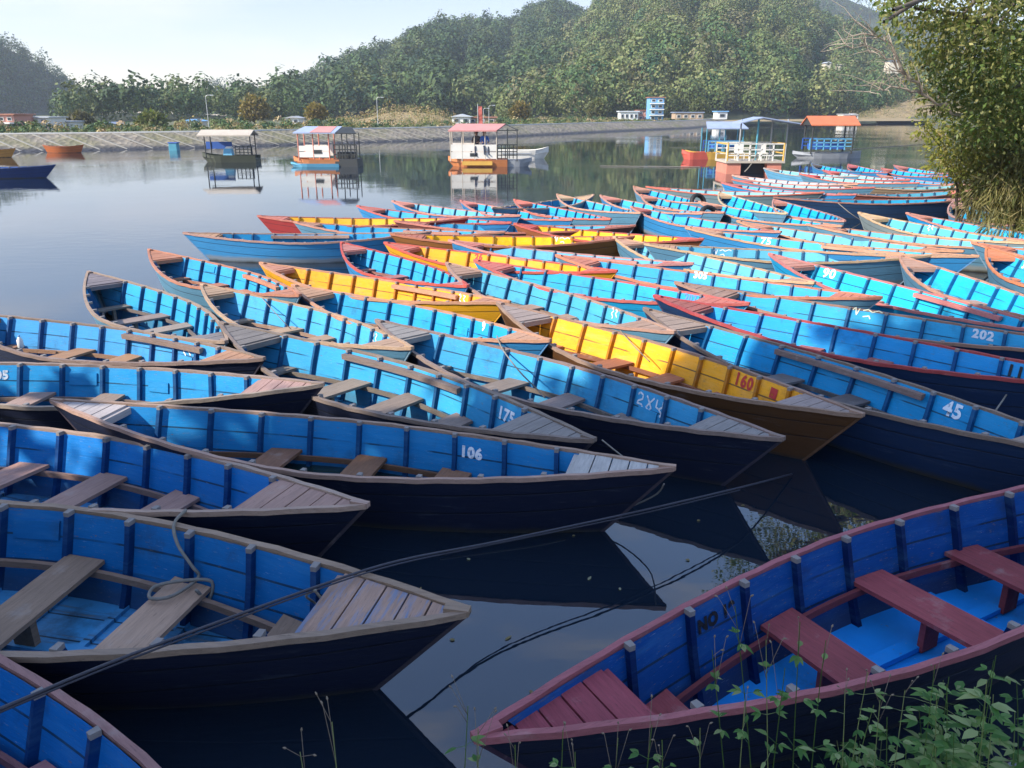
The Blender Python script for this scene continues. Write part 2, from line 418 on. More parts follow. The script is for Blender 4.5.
# trees of the far woods
def crowns(C, R, n, qrel, cols, seed, up=.55):
    r = np.random.default_rng(seed); N = len(C)
    d = r.normal(size=(N, n, 3)); d[..., 2] += .35; d /= np.linalg.norm(d, axis=2)[..., None]
    rad = r.uniform(.78, 1.06, (N, n, 1))*R[:, None, :]
    lob = 1+.22*np.sin(d[..., :1]*4+r.uniform(0, 6, (N, 1, 1)))*np.cos(d[..., 1:2]*5+r.uniform(0, 6, (N, 1, 1)))
    p = C[:, None, :]+d*rad*lob
    nn = d+r.normal(0, .30, d.shape); nn /= np.linalg.norm(nn, axis=2)[..., None]
    a = np.cross(nn, r.normal(size=nn.shape)); a /= np.linalg.norm(a, axis=2)[..., None]; b = np.cross(nn, a)
    s = (qrel*R.mean(1)[:, None, None])*r.uniform(.55, 1.25, (N, n, 1))
    Vv = np.stack([p-a*s-b*s*.7, p+a*s-b*s*.45, p+a*s*.9+b*s*.8, p-a*s*.7+b*s*.6], 2).reshape(-1, 3)
    F = np.arange(N*n*4).reshape(-1, 4)
    t = cols[:, None, :]*r.uniform(.65, 1.35, (N, n, 1))*r.uniform(.93, 1.07, (N, n, 3))
    return Vv, F, t.reshape(-1, 3)
PAL = np.array([(.045, .085, .03), (.065, .115, .035), (.11, .145, .045), (.17, .185, .065), (.14, .135, .06), (.045, .095, .038), (.20, .19, .085)])
def wood_on(hill, name, dens, rr, seed, n=70, pal=PAL, vmax=1.08, ulim=None, zmin=.3, low=1.3, q=.115):
    r = np.random.default_rng(seed); u0, u1 = ulim or (hill.p[0, 0], hill.p[-1, 0])
    U = r.uniform(u0, u1, 60000); V = r.uniform(0, vmax, 60000)
    A = hill.surf(U, V); e = 1e-2
    du = hill.surf(U+.5, V)-A; dv = hill.surf(U, V+.01)-A
    area = np.linalg.norm(np.cross(du, dv), axis=1)/(.5*.01)      # m2 per (px, v)
    tot = area.mean()*(u1-u0)*vmax; k = int(tot*dens)
    keep = r.choice(len(U), min(k, len(U)), replace=False, p=area/area.sum())
    C = A[keep]; big = r.uniform(rr[0], rr[1], len(keep))*np.where(r.random(len(keep)) < .12, 1.35, 1)
    V_ = V[keep]; big *= 1+.15*(V_ < .2)
    R = np.stack([big*r.uniform(.85, 1.15, len(keep)), big*r.uniform(.85, 1.15, len(keep)), big*r.uniform(.9, 1.6, len(keep))], 1)
    C = C+np.stack([np.zeros(len(keep)), np.zeros(len(keep)), R[:, 2]*.75+low*r.uniform(.3, 1.2, len(keep))], 1)
    pn = (vnoise(C[:, 0]/30, C[:, 1]/30, seed+5)*1.6+r.normal(0, 1.1, len(keep)))
    ci = np.clip(np.round(pn+2.6).astype(int), 0, len(pal)-1)
    V2, F2, t2 = crowns(C, R, n, q, pal[ci], seed+1)
    return stuff(link(name, mesh_np(name, V2, F2, [M_FOREST], tint=t2)))
wood_on(HA, 'forest', 1/13., (1.9, 3.6), 21, 240, ulim=(500, 1000), q=.09)
PALB = np.array([(.045, .085, .032), (.04, .07, .03), (.07, .11, .035), (.055, .085, .03), (.10, .12, .04), (.03, .06, .03)])
wood_on(HB, 'ridge_forest', 1/16., (2.0, 3.7), 31, 140, PALB)
wood_on(HC, 'shaded_forest', 1/12., (1.8, 3.0), 41, 60, PALB)
wood_on(HD, 'far_forest', 1/60., (3.5, 5.5), 51, 40, PALB)
wood_on(HE, 'distant_forest', 1/130., (3.5, 6), 61, 40, PALB)

# ------------------------------------------------------------------ rowing boats
HL = 2.64
def zt_(s): return .457+.129*abs(s)**1.69
def wt_(s): return .604*(1-abs(s)**1.677)+.020
def zb_(s): return -.17+.12*abs(s)**2.5
def wb_(s): return .40*(1-abs(s)**1.9)+.012
def hull_pt(s, v, inset=0.):
    z = zb_(s)+(zt_(s)-zb_(s))*v; w = wb_(s)+(wt_(s)-wb_(s))*v**.8
    return s*(2.1+.54*v), max(w-inset, .003), z
def sv(x, z):
    s = x/HL
    for _ in range(6):
        v = min(max((z-zb_(s))/(zt_(s)-zb_(s)), 0), 1.05); s = x/(2.1+.54*v)
    return s, v
def inner(x, z, inset=.03):
    s, v = sv(x, z); return hull_pt(s, v, inset)[1]
ST = [-1+2*i/36 for i in range(37)]
def build_hull():
    b = MB(); n = len(ST); R = [0, .2, .4, .6, .8, .97]
    for sd in (1, -1):
        vs = []; uv = []
        for s in ST:
            for v in R:
                x, y, z = hull_pt(s, v); vs.append((x, sd*y, z)); uv.append((s*HL, v))
        k = len(R)
        b.add(vs, [(i*k+j, (i+1)*k+j, (i+1)*k+j+1, i*k+j+1) for i in range(n-1) for j in range(k-1)], 0, uv)
    vs = []
    for s in ST:
        x, y, z = hull_pt(s, 0); vs += [(x, y, z), (x, -y, z)]
    b.add(vs, [(2*i, 2*i+1, 2*i+3, 2*i+2) for i in range(n-1)])
    return b.mesh('hull', [M_OUT], True)
def build_planking():
    b = MB(); R = [.10, .22, .36, .5, .65, .8, .9, .97]; ss = [s for s in ST if abs(s) < .985]
    for sd in (1, -1):
        vs = []; uv = []
        for s in ss:
            for v in R:
                x, y, z = hull_pt(s, v, .03); vs.append((x, sd*y, z)); uv.append((s*HL, v))
        k = len(R)
        b.add(vs, [(i*k+j, (i+1)*k+j, (i+1)*k+j+1, i*k+j+1) for i in range(len(ss)-1) for j in range(k-1)], 0, uv)
    me = b.mesh('side_planking', [M_PANEL], True)
    return me
def build_gunwale(sd):
    b = MB(); vs = []
    for i, s in enumerate(ST):
        x, y, z = hull_pt(s, .97); e = 1 if abs(s) < .999 else .45
        wob = .004*sin(i*2.3)
        for dy, dz in ((.013, -.014), (.015, .022), (-.024, .022), (-.022, -.014)):
            yy = max(y+dy*e, .0) if dy > 0 else max(y+dy, .001)
            vs.append((x*(1+.006*(abs(s) > .99)), sd*yy, z+dz+wob))
    n = len(ST)
    b.add(vs, [(4*i+j, 4*i+(j+1) % 4, 4*i+4+(j+1) % 4, 4*i+4+j) for i in range(n-1) for j in range(4)]+[(0, 1, 2, 3), (4*n-4, 4*n-3, 4*n-2, 4*n-1)])
    return b.mesh('gunwale', [M_WX])
FZ = -.085
def build_floor():
    b = MB(); vs = []
    xs = [-1.95+i*.1 for i in range(40)]
    for x in xs:
        y = inner(x, FZ, .025); vs += [(x, y, FZ), (x, -y, FZ)]
    b.add(vs, [(2*i, 2*i+1, 2*i+3, 2*i+2) for i in range(len(xs)-1)])
    b.box((0, 0, FZ+.016), (3.5, .07, .03))
    for x in (-1.32, -.88, -.44, 0, .44, .88, 1.32):
        y = inner(x, FZ+.01, .03); b.box((x, 0, FZ+.012), (.045, 2*y-.02, .028))
    return b.mesh('floor', [M_FLOOR])
def build_deck(sg, sunk=0., s0=.735):
    b = MB(); s1 = .985; N = 5
    for k in range(N):
        a = s0+(s1-s0)*k/N; c = s0+(s1-s0)*(k+1)/N-.004
        q = []
        for s in (a, c):
            x, y, z = hull_pt(s, .97); q.append((x, max(y-.030, .008), z+.010-sunk+.0015*(k % 2)))
        (x0, y0, z0), (x1, y1, z1) = q
        vs = [(sg*x0, y0, z0), (sg*x0, -y0, z0), (sg*x1, -y1, z1), (sg*x1, y1, z1)]
        vs += [(x, y, z-.025) for x, y, z in vs]
        b.add(vs, [(0, 1, 2, 3), (4, 7, 6, 5), (0, 4, 5, 1), (1, 5, 6, 2), (2, 6, 7, 3), (3, 7, 4, 0)])
    x, y, z = hull_pt(s0-.008, .97)                               # beam under the inner edge
    b.box((sg*x, 0, z-.035-sunk), (.04, 2*y-.08, .06))
    return b.mesh('deck', [M_WY])
def build_stem(sg):
    b = MB(); x, y, z = hull_pt(1, .97); xb, yb, zb = hull_pt(1, .05)
    b.add([(sg*(xb-.02), -.014, zb), (sg*(xb+.03), -.010, zb), (sg*(xb+.03), .010, zb), (sg*(xb-.02), .014, zb),
           (sg*(x-.03), -.016, z), (sg*(x+.028), -.012, z), (sg*(x+.028), .012, z), (sg*(x-.03), .016, z)],
          [(0, 1, 2, 3), (4, 5, 6, 7), (0, 1, 5, 4), (1, 2, 6, 5), (2, 3, 7, 6), (3, 0, 4, 7)])
    return b.mesh('stem', [M_WX])
def build_nose(sg):
    b = MB(); x, y, z = hull_pt(1, .97)
    b.box((sg*(x-.035), 0, z+.012), (.12, .046, .036)); return b.mesh('nose_block', [M_WX])
RIBX = [-1.76, -1.32, -.88, -.44, 0, .44, .88, 1.32, 1.76]
RIBSETS = [RIBX, [-1.78, -1.38, -.93, -.47, -.03, .43, .86, 1.30, 1.70], [-1.70, -1.30, -.86, -.42, .03, .46, .90, 1.33, 1.79]]
def build_rib(x, sd):
    b = MB(); pr = []
    for z in (-.09, .04, .16, .29, None):
        s, v = sv(x, z if z else zt_(x/HL))
        if z is None: v = .965
        p = hull_pt(s, v, .03); pr.append(p)
    vs = []
    tw = .020
    for i, (px, y, z) in enumerate(pr):
        d = .046 if i else .055
        vs += [(px-tw, sd*(y+.004), z), (px+tw, sd*(y+.004), z), (px+tw*.8, sd*(y-d), z), (px-tw*.8, sd*(y-d), z)]
    n = len(pr); mi = []
    fs = [(4*i+j, 4*i+(j+1) % 4, 4*i+4+(j+1) % 4, 4*i+4+j) for i in range(n-1) for j in range(4)]
    b.add(vs, fs, 0)
    k = 4*(n-1)
    b.add([vs[k+j] for j in range(4)]+[(vs[k+j][0], vs[k+j][1], vs[k+j][2]+.03) for j in range(4)],
          [(4, 5, 6, 7), (0, 1, 5, 4), (1, 2, 6, 5), (2, 3, 7, 6), (3, 0, 4, 7)], 1)
    return b.mesh('rib', [M_RIB, M_CAP])
def build_stringer(sd):
    b = MB(); vs = []; xs = [-1.85+i*.185 for i in range(21)]
    for x in xs:
        y = inner(x, .135, .03)-.060
        for dy, dz in ((0, 0), (0, .045), (-.028, .045), (-.028, 0)): vs.append((x, sd*(y+dy), .112+dz))
    n = len(xs)
    b.add(vs, [(4*i+j, 4*i+(j+1) % 4, 4*i+4+(j+1) % 4, 4*i+4+j) for i in range(n-1) for j in range(4)]+[(0, 1, 2, 3), (4*n-4, 4*n-3, 4*n-2, 4*n-1)])
    return b.mesh('stringer', [M_WX])
SZ = .160
def build_seat(x, w, rot):
    b = MB()
    ys = [inner(x-w/2, SZ)-.012, inner(x+w/2, SZ)-.012]; y = min(ys)
    vs = []
    for z in (SZ, SZ+.028):
        vs += [(x-w/2-rot*ys[0], -ys[0], z), (x+w/2-rot*ys[1], -ys[1], z), (x+w/2+rot*ys[1], ys[1], z), (x-w/2+rot*ys[0], ys[0], z)]
    b.add(vs, [(3, 2, 1, 0), (4, 5, 6, 7), (0, 1, 5, 4), (1, 2, 6, 5), (2, 3, 7, 6), (3, 0, 4, 7)])
    b.box((x, 0, (SZ+FZ)/2), (w*.5, .04, SZ-FZ-.004))
    return b.mesh('seat', [M_WY])
def build_rail(sd, x0, x1):
    b = MB(); vs = []; n = 12
    for i in range(n):
        x = x0+(x1-x0)*i/(n-1); s, v = sv(x, zt_(x/HL)); px, y, z = hull_pt(s, .93, .03); y -= .055
        for dy, dz in ((.03, 0), (.03, .022), (-.035, .022), (-.035, -.035), (.0, -.035)): vs.append((x, sd*(y+dy), z-.012+dz))
    b.add(vs, [(5*i+j, 5*i+(j+1) % 5, 5*i+5+(j+1) % 5, 5*i+5+j) for i in range(n-1) for j in range(5)]+[(0, 1, 2, 3, 4), tuple(5*n-5+j for j in range(5))])
    return b.mesh('oar_rail', [M_WX])
def build_patch(x, w, z0, z1, sd=1):
    b = MB(); vs = []
    for k in (0, 1):
        for xx, z in ((x-w/2, z0), (x+w/2, z0), (x+w/2, z1), (x-w/2, z1)):
            vs.append((xx, sd*(inner(xx, z, .03)-.002-.014*k), z))
    b.add(vs, [(4, 5, 6, 7), (0, 1, 5, 4), (1, 2, 6, 5), (2, 3, 7, 6), (3, 0, 4, 7)])
    return b.mesh('repair_patch', [M_RIB])
MESH = dict(hull=build_hull(), planking=build_planking(), gun={1: build_gunwale(1), -1: build_gunwale(-1)}, floor=build_floor(),
            deck={(g, k): build_deck(g, (k == 1)*.045, (.735, .735, .70, .775)[k]) for g in (1, -1) for k in range(4)}, stem={1: build_stem(1), -1: build_stem(-1)}, nose={1: build_nose(1), -1: build_nose(-1)},
            rib={(k, i, sd): build_rib(x, sd) for k, rx in enumerate(RIBSETS) for i, x in enumerate(rx) for sd in (1, -1)},
            stringer={1: build_stringer(1), -1: build_stringer(-1)},
            seat=[build_seat(x, w, r) for x, w, r in ((-1.62, .17, .0), (-.65, .27, .02), (.15, .26, -.03), (.90, .26, .02), (1.64, .17, 0))],
            rail=build_rail(1, -.05, 1.45), railb=build_rail(1, -.9, .8),
            patch=[build_patch(.66, .24, .24, .34), build_patch(-1.1, .26, .33, .43), build_patch(-.22, .3, .26, .38), build_patch(1.1, .25, .20, .31)])
MESH_DECKB = {g: MESH['deck'][(g, 0)].copy() for g in (1, -1)}
for m_ in MESH_DECKB.values(): m_.materials[0] = M_DECKB

def build_plain_floor():
    b = MB(); vs = []; xs = [-1.95+i*.1 for i in range(40)]
    for x in xs:
        y = inner(x, FZ, .025); vs += [(x, y, FZ), (x, 0, FZ-.012), (x, -y, FZ)]
    b.add(vs, [q for i in range(39) for q in ((3*i, 3*i+1, 3*i+4, 3*i+3), (3*i+1, 3*i+2, 3*i+5, 3*i+4))])
    b.box((.0, .05, FZ+.016), (3.5, .10, .035)); b.box((.62, 0, FZ+.01), (.06, .84, .03)); b.box((-.35, 0, FZ+.01), (.05, .86, .03))
    return b.mesh('floor', [M_FLOORP])
MESH_FLOORP = build_plain_floor()
def text_mesh(txt, size, bold=.0065, flip=False):
    cu = bpy.data.curves.new('numeral', 'FONT'); cu.body = txt; cu.size = size; cu.align_x = 'CENTER'; cu.align_y = 'CENTER'
    cu.offset = bold; cu.resolution_u = 3; cu.space_character = 1.12
    ob = bpy.data.objects.new('tmp', cu); COL.objects.link(ob)
    dg = bpy.context.evaluated_depsgraph_get(); me = bpy.data.meshes.new_from_object(ob.evaluated_get(dg))
    bpy.data.objects.remove(ob); me.materials.clear(); me.materials.append(M_LET)
    return me
def on_wall(me, x0, z0, sd=1, off=.006):
    for v in me.vertices:
        x = x0+v.co.x*sd; z = z0+v.co.y
        v.co = (x, sd*(inner(x, z, .03)-off), z)
    return me
def stroke_mesh(lines, w, x0, z0, sd=1, off=.006):
    """brush strokes given as 2-D polylines, laid on the inner planking"""
    V = []; F = []
    for ln in lines:
        P_ = []
        for (a, c) in zip(ln[:-1], ln[1:]):
            for k in range(4): P_.append((a[0]+(c[0]-a[0])*k/4, a[1]+(c[1]-a[1])*k/4))
        P_.append(ln[-1]); b0 = len(V)
        for i, p in enumerate(P_):
            q0 = P_[max(i-1, 0)]; q1 = P_[min(i+1, len(P_)-1)]
            dx, dz = q1[0]-q0[0], q1[1]-q0[1]; L = math.hypot(dx, dz) or 1
            for k in (-1, 1):
                x = x0+sd*(p[0]-dz/L*k*w/2); z = z0+p[1]+dx/L*k*w/2
                V.append((x, sd*(inner(x, z, .03)-off), z))
        for i in range(len(P_)-1): F.append((b0+2*i, b0+2*i+1, b0+2*i+3, b0+2*i+2))
    return mesh_np('numeral', V, F, [M_LET])

# paints (base colours)
BLUE = (.050, .270, .53); DEEP = (.007, .15, .44); INK = (.006, .13, .36); CYAN = (.025, .335, .60); SKYB = (.05, .34, .58); PALE = (.11, .40, .55); YEL = (.80, .355, .02)
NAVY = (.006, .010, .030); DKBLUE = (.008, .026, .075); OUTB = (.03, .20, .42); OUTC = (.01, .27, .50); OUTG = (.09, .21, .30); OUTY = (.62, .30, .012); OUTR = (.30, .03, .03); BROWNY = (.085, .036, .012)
WOOD = (.34, .185, .105); PINK = (.40, .17, .10); RED = (.42, .075, .055); GREY = (.21, .175, .15); DARK = (.11, .085, .07); SALM = (.50, .22, .11); MAROON = (.24, .055, .055); BUFF = (.46, .30, .17)
WHITE = (.75, .78, .80); NUMRED = (.45, .02, .02); NUMDK = (.001, .002, .006); NUMBL = (.10, .20, .45)

GROUP = 'rowing boats moored in the raft on the lake'
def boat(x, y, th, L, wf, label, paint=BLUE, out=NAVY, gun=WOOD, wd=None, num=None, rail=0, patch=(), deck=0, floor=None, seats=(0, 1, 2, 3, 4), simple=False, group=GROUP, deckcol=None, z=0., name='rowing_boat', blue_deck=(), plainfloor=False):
    r = random.Random(int((x*131+y*17)*100))
    root = link(name, None, loc=(x, y, z+r.uniform(-.025, .025)), rot=(r.uniform(-.022, .022), r.uniform(-.006, .006), th))
    root.scale = (L/(2*HL), wf, 1); tag(root, label, 'boat', group)
    wd = wd or gun; dk = deckcol or wd
    def jit(c, a=.12):
        f = r.uniform(1-a, 1+a); return tuple(k*f*r.uniform(.97, 1.03) for k in c)
    paint = jit(paint, .07); rib = tuple(k*f for k, f in zip(paint, (.32, .25, .33) if paint[2] > .1 else (.50, .42, .4)))
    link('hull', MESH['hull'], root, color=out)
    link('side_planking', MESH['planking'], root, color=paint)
    for sd in (1, -1): link('gunwale', MESH['gun'][sd], root, color=jit(gun, .08))
    link('floor', MESH_FLOORP if plainfloor else MESH['floor'], root, color=floor or tuple(k*.8 for k in paint))
    for g in (1, -1):
        link('deck', MESH_DECKB[g] if g in blue_deck else MESH['deck'][(g, deck or r.choice((0, 0, 2, 3)))], root, color=jit(dk))
        link('nose_block', MESH['nose'][g], root, color=jit(gun, .08))
        link('stem', MESH['stem'][g], root, color=tuple(.12*a+.88*c for a, c in zip(gun, out)))
    kv = r.randrange(3) if not num else 0
    for i in range(len(RIBX)):
        for sd in (1, -1): link('rib', MESH['rib'][(kv, i, sd)], root, color=rib)
    if not simple:
        for sd in (1, -1): link('stringer', MESH['stringer'][sd], root, color=tuple(k*.7 for k in jit(wd)))
    for i in seats: link('seat', MESH['seat'][i], root, color=jit(wd, .2))
    if rail: link('oar_rail', MESH['rail' if rail == 1 else 'railb'], root, color=jit(gun, .1))
    for k in patch: link('repair_patch', MESH['patch'][k], root, color=jit(paint, .15))
    if num:
        for txt, nx, nz, size, col in num:
            me = stroke_mesh(txt, size, nx, nz) if isinstance(txt, list) else on_wall(text_mesh(txt, size), nx, nz)
            link('numeral', me, root, color=col)
    return root

DEVA = [[(-.17, .05), (-.14, .075), (-.10, .06), (-.10, .02), (-.15, -.005), (-.16, -.03), (-.10, -.03), (-.08, -.06)],
        [(-.05, .07), (.0, .01), (.03, -.03), (.0, -.06), (-.035, -.035), (-.01, .0), (.05, .07)],
        [(.09, .07), (.09, .0), (.13, -.01), (.17, .02), (.17, .07)], [(.13, -.01), (.17, -.04), (.16, -.075)]]
SCRIB = [[(-.08, .05), (-.05, .065), (-.03, .03), (-.07, -.01), (-.02, -.04), (-.03, -.07)], [(.02, .06), (.07, .05), (.03, .01), (.08, -.03)]]
SCRAWL = [[(-.18, .02), (-.15, .06), (-.13, -.04), (-.10, .05)], [(-.06, .03), (.0, .05), (.05, .02), (.12, .05), (.17, .03)], [(-.05, -.05), (.02, -.03), (.04, -.07)]]
REDSQ = [[(-.05, 0), (.05, 0)]]

